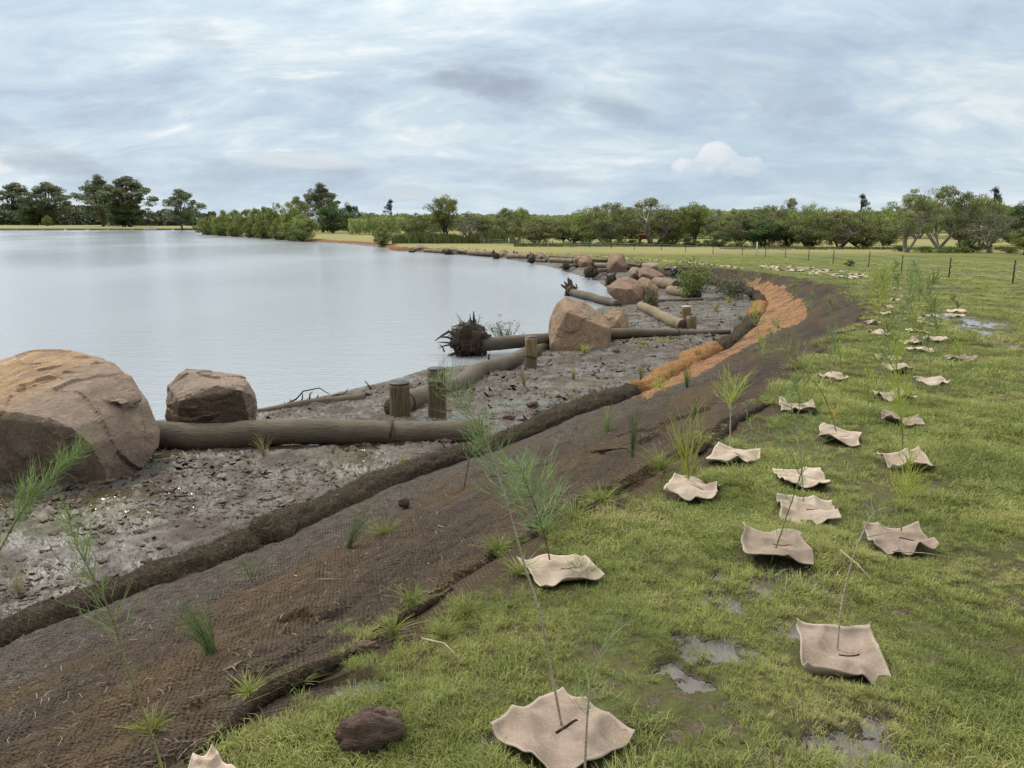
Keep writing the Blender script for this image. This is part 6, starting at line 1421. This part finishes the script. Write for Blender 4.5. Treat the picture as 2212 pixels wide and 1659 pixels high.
def cow(x, yb, label, mat, flip=1, rz=.3):
    p, t = hit(x, yb); bm = bmesh.new()
    J = {'rump': (-.75, 0, 1.1), 'hip': (-.55, 0, 1.12), 'belly': (0, 0, 1.02), 'chest': (.55, 0, 1.05), 'neck': (.85, 0, 1.1), 'poll': (1.1, 0, 1.05), 'muz': (1.32, 0, .82)}
    rad = {'rump': .2, 'hip': .3, 'belly': .36, 'chest': .33, 'neck': .2, 'poll': .14, 'muz': .08}; V = {}; RR = []
    for k_, c in J.items(): V[k_] = bm.verts.new(c); RR.append(rad[k_])
    ks = list(J)
    for a, b_ in zip(ks[:-1], ks[1:]): bm.edges.new((V[a], V[b_]))
    for s in (-1, 1):
        for pr, par, pts in ((0, 'chest', [(.5, .2, .7, .12), (.52, .2, .38, .07), (.5, .2, .03, .06)]), (1, 'hip', [(-.6, .2, .75, .16), (-.72, .2, .42, .07), (-.66, .2, .03, .06)])):
            last = V[par]
            for (a, b_, c, r) in pts: v = bm.verts.new((a, b_ * s, c)); RR.append(r); bm.edges.new((last, v)); last = v
        v = bm.verts.new((1.08, .17 * s, 1.12)); RR.append(.04); bm.edges.new((V['poll'], v))
    last = V['rump']
    for c in ((-.92, 0, .9), (-.94, 0, .5)): v = bm.verts.new(c); RR.append(.03); bm.edges.new((last, v)); last = v
    me = bpy.data.meshes.new('cow'); bm.to_mesh(me); bm.free(); o = bpy.data.objects.new('cow', me); col.objects.link(o)
    sk = o.modifiers.new('skin', 'SKIN'); 
    for i, r in enumerate(RR): me.skin_vertices[0].data[i].radius = (r, r)
    me.skin_vertices[0].data[1].use_root = True
    o.modifiers.new('sub', 'SUBSURF').levels = 1; o.modifiers['sub'].render_levels = 2
    me.materials.append(mat); o.location = tuple(p); o.rotation_euler = (0, 0, rz); return tag(o, label, 'cow')
bpy_me = bpy.data.meshes
def _skin_ok():
    m = bpy.data.meshes.new('t'); return m
try:
    cow(1393, 529, 'red brown cow standing in the shade under the middle rise of trees', COW)
except Exception as e: print('cow', e)
p, t = hit(325, 498.5); bt = thing('motor_boat', 'small white motor boat on the far side of the river', 'boat', (p.x, p.y, ZW))
b = MB(); n = 9; V = []
for i in range(n):
    u = i / (n - 1); x = -2.2 + 4.4 * u; w_ = .85 * (1 - max(0, u - .45) ** 2 * 3.2); hh = .55 + .25 * u
    V += [(p.x + x, p.y - w_, ZW + hh), (p.x + x, p.y - w_ * .6, ZW - .1), (p.x + x, p.y + w_ * .6, ZW - .1), (p.x + x, p.y + w_, ZW + hh)]
F = [(i * 4 + j, i * 4 + j + 1, i * 4 + j + 5, i * 4 + j + 4) for i in range(n - 1) for j in range(3)] + [(0, 3, 2, 1), tuple(((n - 1) * 4 + j) for j in range(4))]
b.add(V, F); b.build('hull', WHITE, bt)
b = MB(); b.box((p.x - .2, p.y, ZW + .85), (.5, .45, .25)); b.build('console', WHITE, bt, smooth=False)
b = MB(); b.box((p.x - .3, p.y, ZW + 2.1), (1.0, .8, .04))
for sx in (-1.1, .5):
    for sy in (-.7, .7): b.tube([(p.x + sx, p.y + sy, ZW + .5), (p.x + sx, p.y + sy, ZW + 2.08)], .03, 6)
b.build('canopy', flat('dark canopy', (.06, .07, .06)), bt, smooth=False)

# ------------------------------------------------------------------ mud flakes: curled dark chips lying on the flat
def flakes():
    rng = np.random.default_rng(3); B = MB(); k = 60000
    r = 3.5 * (28 / 3.5) ** rng.random(k); a = R(-38) + R(76) * rng.random(k); x = r * np.sin(a); y = r * np.cos(a)
    z, zone, dW, dR, dT = regions(x, y); patch = fbm(x * 1.1, y * 1.1, 4, 88)
    ok = (zone == 1) & (patch + rng.random(k) * .22 > .53) & (dR > .12) & (dW > .5)
    x, y, z = x[ok], y[ok], z[ok]; k = len(x); s = .010 + .05 * rng.random(k) ** 2.2 * (1 + .4 * (r[ok] > 9)); m = 7
    z = z + (fbm(x * 1.1, y * 1.1, 4, 51) - .5) * .16 * sstep(0, .6, dW[ok]) * sstep(0, .25, dR[ok])
    th = np.linspace(0, 2 * np.pi, m, endpoint=False)[None] + rng.uniform(0, 6, (k, 1)); rad = s[:, None] * rng.uniform(.35, 1.35, (k, m))
    X = np.cos(th) * rad; Y = np.sin(th) * rad * .7; ax = rng.uniform(0, 6.28, (k, 1)); cu = rng.uniform(2, 14, (k, 1))
    d = X * np.cos(ax) + Y * np.sin(ax); Z = d * d * cu + d * rng.normal(0, .22, (k, 1)) + .006
    th_ = .002
    top = np.stack([x[:, None] + X, y[:, None] + Y, z[:, None] + Z + th_], -1); cen = np.stack([x, y, z + .004 + th_], -1)[:, None]; bot = top - [0, 0, .006]
    V = np.concatenate([cen, top, bot], 1).reshape(-1, 3); base = (np.arange(k) * (2 * m + 1))[:, None]; F = []
    q = np.arange(m); q2 = (q + 1) % m
    tri = np.stack([np.zeros(m, int), 1 + q, 1 + q2], 1); side = np.stack([1 + q, 1 + m + q, 1 + m + q2, 1 + q2], 1)
    T3 = (base[:, None] + tri[None]).reshape(-1, 3); S4 = (base[:, None] + side[None]).reshape(-1, 4)
    B.add(V, T3, np.repeat(rng.random(k), 2 * m + 1)); B.f.append(S4); 
    m_, n = material('dried mud flake'); v = n.att('var'); f = n.noise(n.pos(), 30.0, 4, .6)
    c = n.ramp(v, [(.0, (.04, .029, .023)), (.4, (.07, .052, .042)), (.7, (.11, .09, .073)), (1.0, (.16, .138, .115))]); c = n.mix(f.ss(.4, .7) * .4, c, (.05, .04, .034))
    n.out(c, .8, spec=.2)
    return tag(B.build('mud_flakes', m_, smooth=False), 'curled dark flakes of drying mud scattered over the mudflat', 'mud flakes', kind='stuff')
flakes()

def litter():
    rng = np.random.default_rng(12); B = MB(); k = 26000
    r = 2.2 * (22 / 2.2) ** rng.random(k); a = R(-40) + R(76) * rng.random(k); x = r * np.sin(a); y = r * np.cos(a)
    z, zone, dW, dR, dT = regions(x, y); ok = (zone == 2) & (dR > .2) & (fbm(x * 1.5, y * 1.5, 4, 66) + .22 * rng.random(k) > .60)
    x, y, z, r, dR, dT = x[ok], y[ok], z[ok], r[ok], dR[ok], dT[ok]; k = len(x)
    sa = x * .47 + y * .88; sc_ = x * .88 - y * .47
    z = z + (fbm(sa * .8, sc_ * 3.0, 4, 11) - .5) * .16 * sstep(0, .35, dR) * sstep(0, .12, dT) + (fbm(x * 6, y * 6, 4, 12, .6) - .5) * .07 * sstep(0, .35, dR) + .012
    ln = rng.uniform(.015, .055, k); th = rng.uniform(0, 6.28, k); w = .0009 * (1 + r / 6)
    d = np.stack([np.cos(th), np.sin(th), rng.normal(0, .25, k)], 1); n_ = np.stack([-np.sin(th), np.cos(th), np.zeros(k)], 1) * w[:, None]
    c = np.stack([x, y, z], 1); bow = np.stack([rng.normal(0, .008, k), rng.normal(0, .008, k), rng.uniform(0, .012, k)], 1)
    p0, p1, p2 = c, c + d * ln[:, None] * .5 + bow, c + d * ln[:, None]
    V = np.stack([p0 - n_, p0 + n_, p1 + n_, p1 - n_, p2 + n_ * .6, p2 - n_ * .6], 1).reshape(-1, 3); base = (np.arange(k) * 6)[:, None]
    B.add(V, np.concatenate([base + np.array([0, 1, 2, 3]), base + np.array([3, 2, 4, 5])]), np.repeat(rng.random(k), 6))
    m_, n = material('loose coir litter'); n.out(n.ramp(n.att('var'), [(.0, (.03, .022, .016)), (.55, (.07, .048, .03)), (.88, (.12, .085, .05)), (.98, (.28, .23, .14))]), .9, spec=.05)
    tag(B.build('coir_litter', m_, smooth=False), 'loose coir fibres and straw littering the brown netting', 'litter', kind='stuff')
litter()
# rolled, torn upper lip of the netting, lying proud of the gully beside it
LIP = mk_roll('torn netting lip', (.022, .016, .011), (.058, .042, .028), (.10, .075, .05))
def lip(label, pl, r, seed):
    r *= .62
    P = []
    for q in pl:
        p, t = hit(*q); P.append(Vector((p.x, p.y, p.z)))
    C = []
    for i in range(len(P) - 1):
        a, b_, c, d = P[max(i - 1, 0)], P[i], P[i + 1], P[min(i + 2, len(P) - 1)]; m = max(3, int((c - b_).length / .035))
        for j in range(m):
            u = j / m; C.append(.5 * ((2 * b_) + (-a + c) * u + (2 * a - 5 * b_ + 4 * c - d) * u * u + (-a + 3 * b_ - 3 * c + d) * u ** 3))
    C = [p + Vector((mnoise.noise(p * 3 + Vector((seed, 0, 0))) * .05, mnoise.noise(p * 3 + Vector((seed, 5, 0))) * .05, r * .15 + mnoise.noise(p * 2) * .012)) for p in C]
    n = len(C); b = MB(); log_mesh(b, C, [max(.004, r * (1 + .6 * mnoise.noise(p * 2.2 + Vector((0, seed, 0)))) * min(1, i / 6, (n - 1 - i) / 6)) for i, p in enumerate(C)], 16, seed, .35)
    tag(b.build('netting_edge', LIP), label, 'netting edge', 'torn rolled edges of the old netting')
lip('dark rolled edge of the netting running from the bottom edge to the small clod', [(395, 1650), (480, 1585), (560, 1530), (640, 1483), (715, 1440), (790, 1385)], .05, 1)
lip('dark rolled edge of the netting right of the small clod, below the grass clumps', [(815, 1372), (880, 1335), (940, 1300), (985, 1268)], .045, 2)
lip('ragged dark netting edge left of the saddle-shaped mat', [(1235, 1125), (1290, 1092), (1340, 1062), (1385, 1040)], .06, 3)
lip('long thin dark fold of netting across the middle of the bank', [(1060, 1032), (1130, 1016), (1210, 1000), (1290, 980), (1360, 968)], .03, 4)
lip('dark netting edge behind the small upright bushy sapling', [(1500, 985), (1560, 940), (1620, 895), (1675, 862)], .055, 5)

# ------------------------------------------------------------------ grass: tufts scattered over the turf
def tuft(name, seed, n, hh, sp, w, flop=.6):
    rng = np.random.default_rng(seed); L = MB()
    for i in range(n):
        a = rng.uniform(0, 6.28); r0 = abs(rng.normal()) * sp * .5; b = np.array([math.cos(a) * r0, math.sin(a) * r0, -.004]); a2 = a + rng.normal() * .9
        h = hh * .85 * rng.uniform(.4, 1.15); out = np.array([math.cos(a2), math.sin(a2), 0]) * h * rng.uniform(.2, 1.3) * flop
        m = b + out * .4 + [0, 0, h * .62]; e = b + out + [0, 0, h * rng.uniform(.35, .95)]
        s = np.array([-math.sin(a2), math.cos(a2), rng.normal() * .4]) * w
        v = float(np.clip(rng.normal(.5, .22), 0, 1)) if rng.random() > .2 else 1.0
        L.add([b - s, b + s, m + s * .8, m - s * .8, e], [(0, 1, 2, 3), (3, 2, 4)], v)
    me = L.mesh(name); me.materials.append(GRASS); return bpy.data.objects.new(name, me)
def grass():
    c = bpy.data.collections.new('grass_tufts')
    for i in range(7): c.objects.link(tuft('tuft', 300 + i, 40, .05 + .013 * (i % 3), .075, .0014, 1.1))
    rng = np.random.default_rng(77); X = []; Y = []
    for r0, r1, dens in ((1.3, 3.2, 1700), (3.2, 5, 1200), (5, 8, 620), (8, 13, 230), (13, 22, 95), (22, 36, 36), (36, 60, 9)):
        k = int(dens * R(80) * .5 * (r1 ** 2 - r0 ** 2)); r = np.sqrt(rng.uniform(r0 ** 2, r1 ** 2, k)); a = R(-40) + R(80) * rng.random(k)
        X.append(r * np.sin(a)); Y.append(r * np.cos(a))
    x = np.concatenate(X); y = np.concatenate(Y); z, zone, dW, dR, dT = regions(x, y); r = np.hypot(x, y)
    sd = np.where(zone == 3, dT, -dT) + (fbm(x * 2.5, y * 2.5, 4, 61) - .5) * np.clip(r * .12, .5, 1.6)
    p = puddle(x, y); bare = fbm(x * 1.7, y * 1.7, 4, 91); keep = (sd > .0 + .16 * fbm(x * 2, y * 2, 3, 96) * sstep(14, 8, r) * (rng.random(len(x)) > .12)) & (zone >= 2) & (p < -.35 + 1.1 * rng.random(len(x)) ** 2.4) & (bare + .30 * rng.random(len(x)) + .12 * (fbm(x * 6, y * 6, 2, 95) - .5) > .50)
    spill = (zone == 2) & (sd > -.55) & (rng.random(len(x)) < .5 * (fbm(x * 2.4, y * 2.4, 4, 92) > .50) * sstep(-.55, 0, sd)); keep |= spill
    for mx, my, s in MATS:
        if math.hypot(mx, my) < 14:
            keep &= np.hypot(x - mx, y - my) > s * .52
    x, y, r, sd = x[keep], y[keep], r[keep], sd[keep]; z = gz(x, y)
    me = bpy.data.meshes.new('grass'); k = len(x); me.vertices.add(k); me.vertices.foreach_set('co', np.stack([x, y, z], 1).ravel())
    hl = fbm(x * 1.2, y * 1.2, 4, 93); sc = (.38 + 1.3 * (hl - .3).clip(0, 1)) * rng.uniform(.6, 1.35, k) * (1 + .9 * sstep(3, 12, r) + 1.3 * sstep(12, 40, r)) * sstep(-.1, .3, sd + .2)
    for an, v in (('sc', sc), ('rz', rng.uniform(0, 6.283, k)), ('fl', 1 - .45 * sstep(6, 30, r))):
        at = me.attributes.new(an, 'FLOAT', 'POINT'); at.data.foreach_set('value', v.astype(np.float32))
    o = bpy.data.objects.new('grass', me); col.objects.link(o); tag(o, 'short tussocky green grass with dry straw covering the top of the bank', 'grass', kind='stuff')
    ng = bpy.data.node_groups.new('scatter_tufts', 'GeometryNodeTree')
    ng.interface.new_socket('Geometry', in_out='INPUT', socket_type='NodeSocketGeometry'); ng.interface.new_socket('Geometry', in_out='OUTPUT', socket_type='NodeSocketGeometry')
    N = ng.nodes.new; gi, go = N('NodeGroupInput'), N('NodeGroupOutput'); ip = N('GeometryNodeInstanceOnPoints'); ci = N('GeometryNodeCollectionInfo')
    ci.inputs['Collection'].default_value = c; ci.inputs['Separate Children'].default_value = True; ci.inputs['Reset Children'].default_value = True
    def na(n_):
        q = N('GeometryNodeInputNamedAttribute'); q.data_type = 'FLOAT'; q.inputs['Name'].default_value = n_; return q.outputs[0]
    cs, cr = N('ShaderNodeCombineXYZ'), N('ShaderNodeCombineXYZ'); s_, f_ = na('sc'), na('fl'); mm = N('ShaderNodeMath'); mm.operation = 'MULTIPLY'
    lk = ng.links.new; lk(s_, mm.inputs[0]); lk(f_, mm.inputs[1]); lk(s_, cs.inputs[0]); lk(s_, cs.inputs[1]); lk(mm.outputs[0], cs.inputs[2]); lk(na('rz'), cr.inputs[2])
    lk(gi.outputs[0], ip.inputs['Points']); lk(ci.outputs[0], ip.inputs['Instance']); ip.inputs['Pick Instance'].default_value = True
    lk(cs.outputs[0], ip.inputs['Scale']); lk(cr.outputs[0], ip.inputs['Rotation']); lk(ip.outputs[0], go.inputs[0])
    o.modifiers.new('scatter', 'NODES').node_group = ng
    print('tufts', k)
grass()
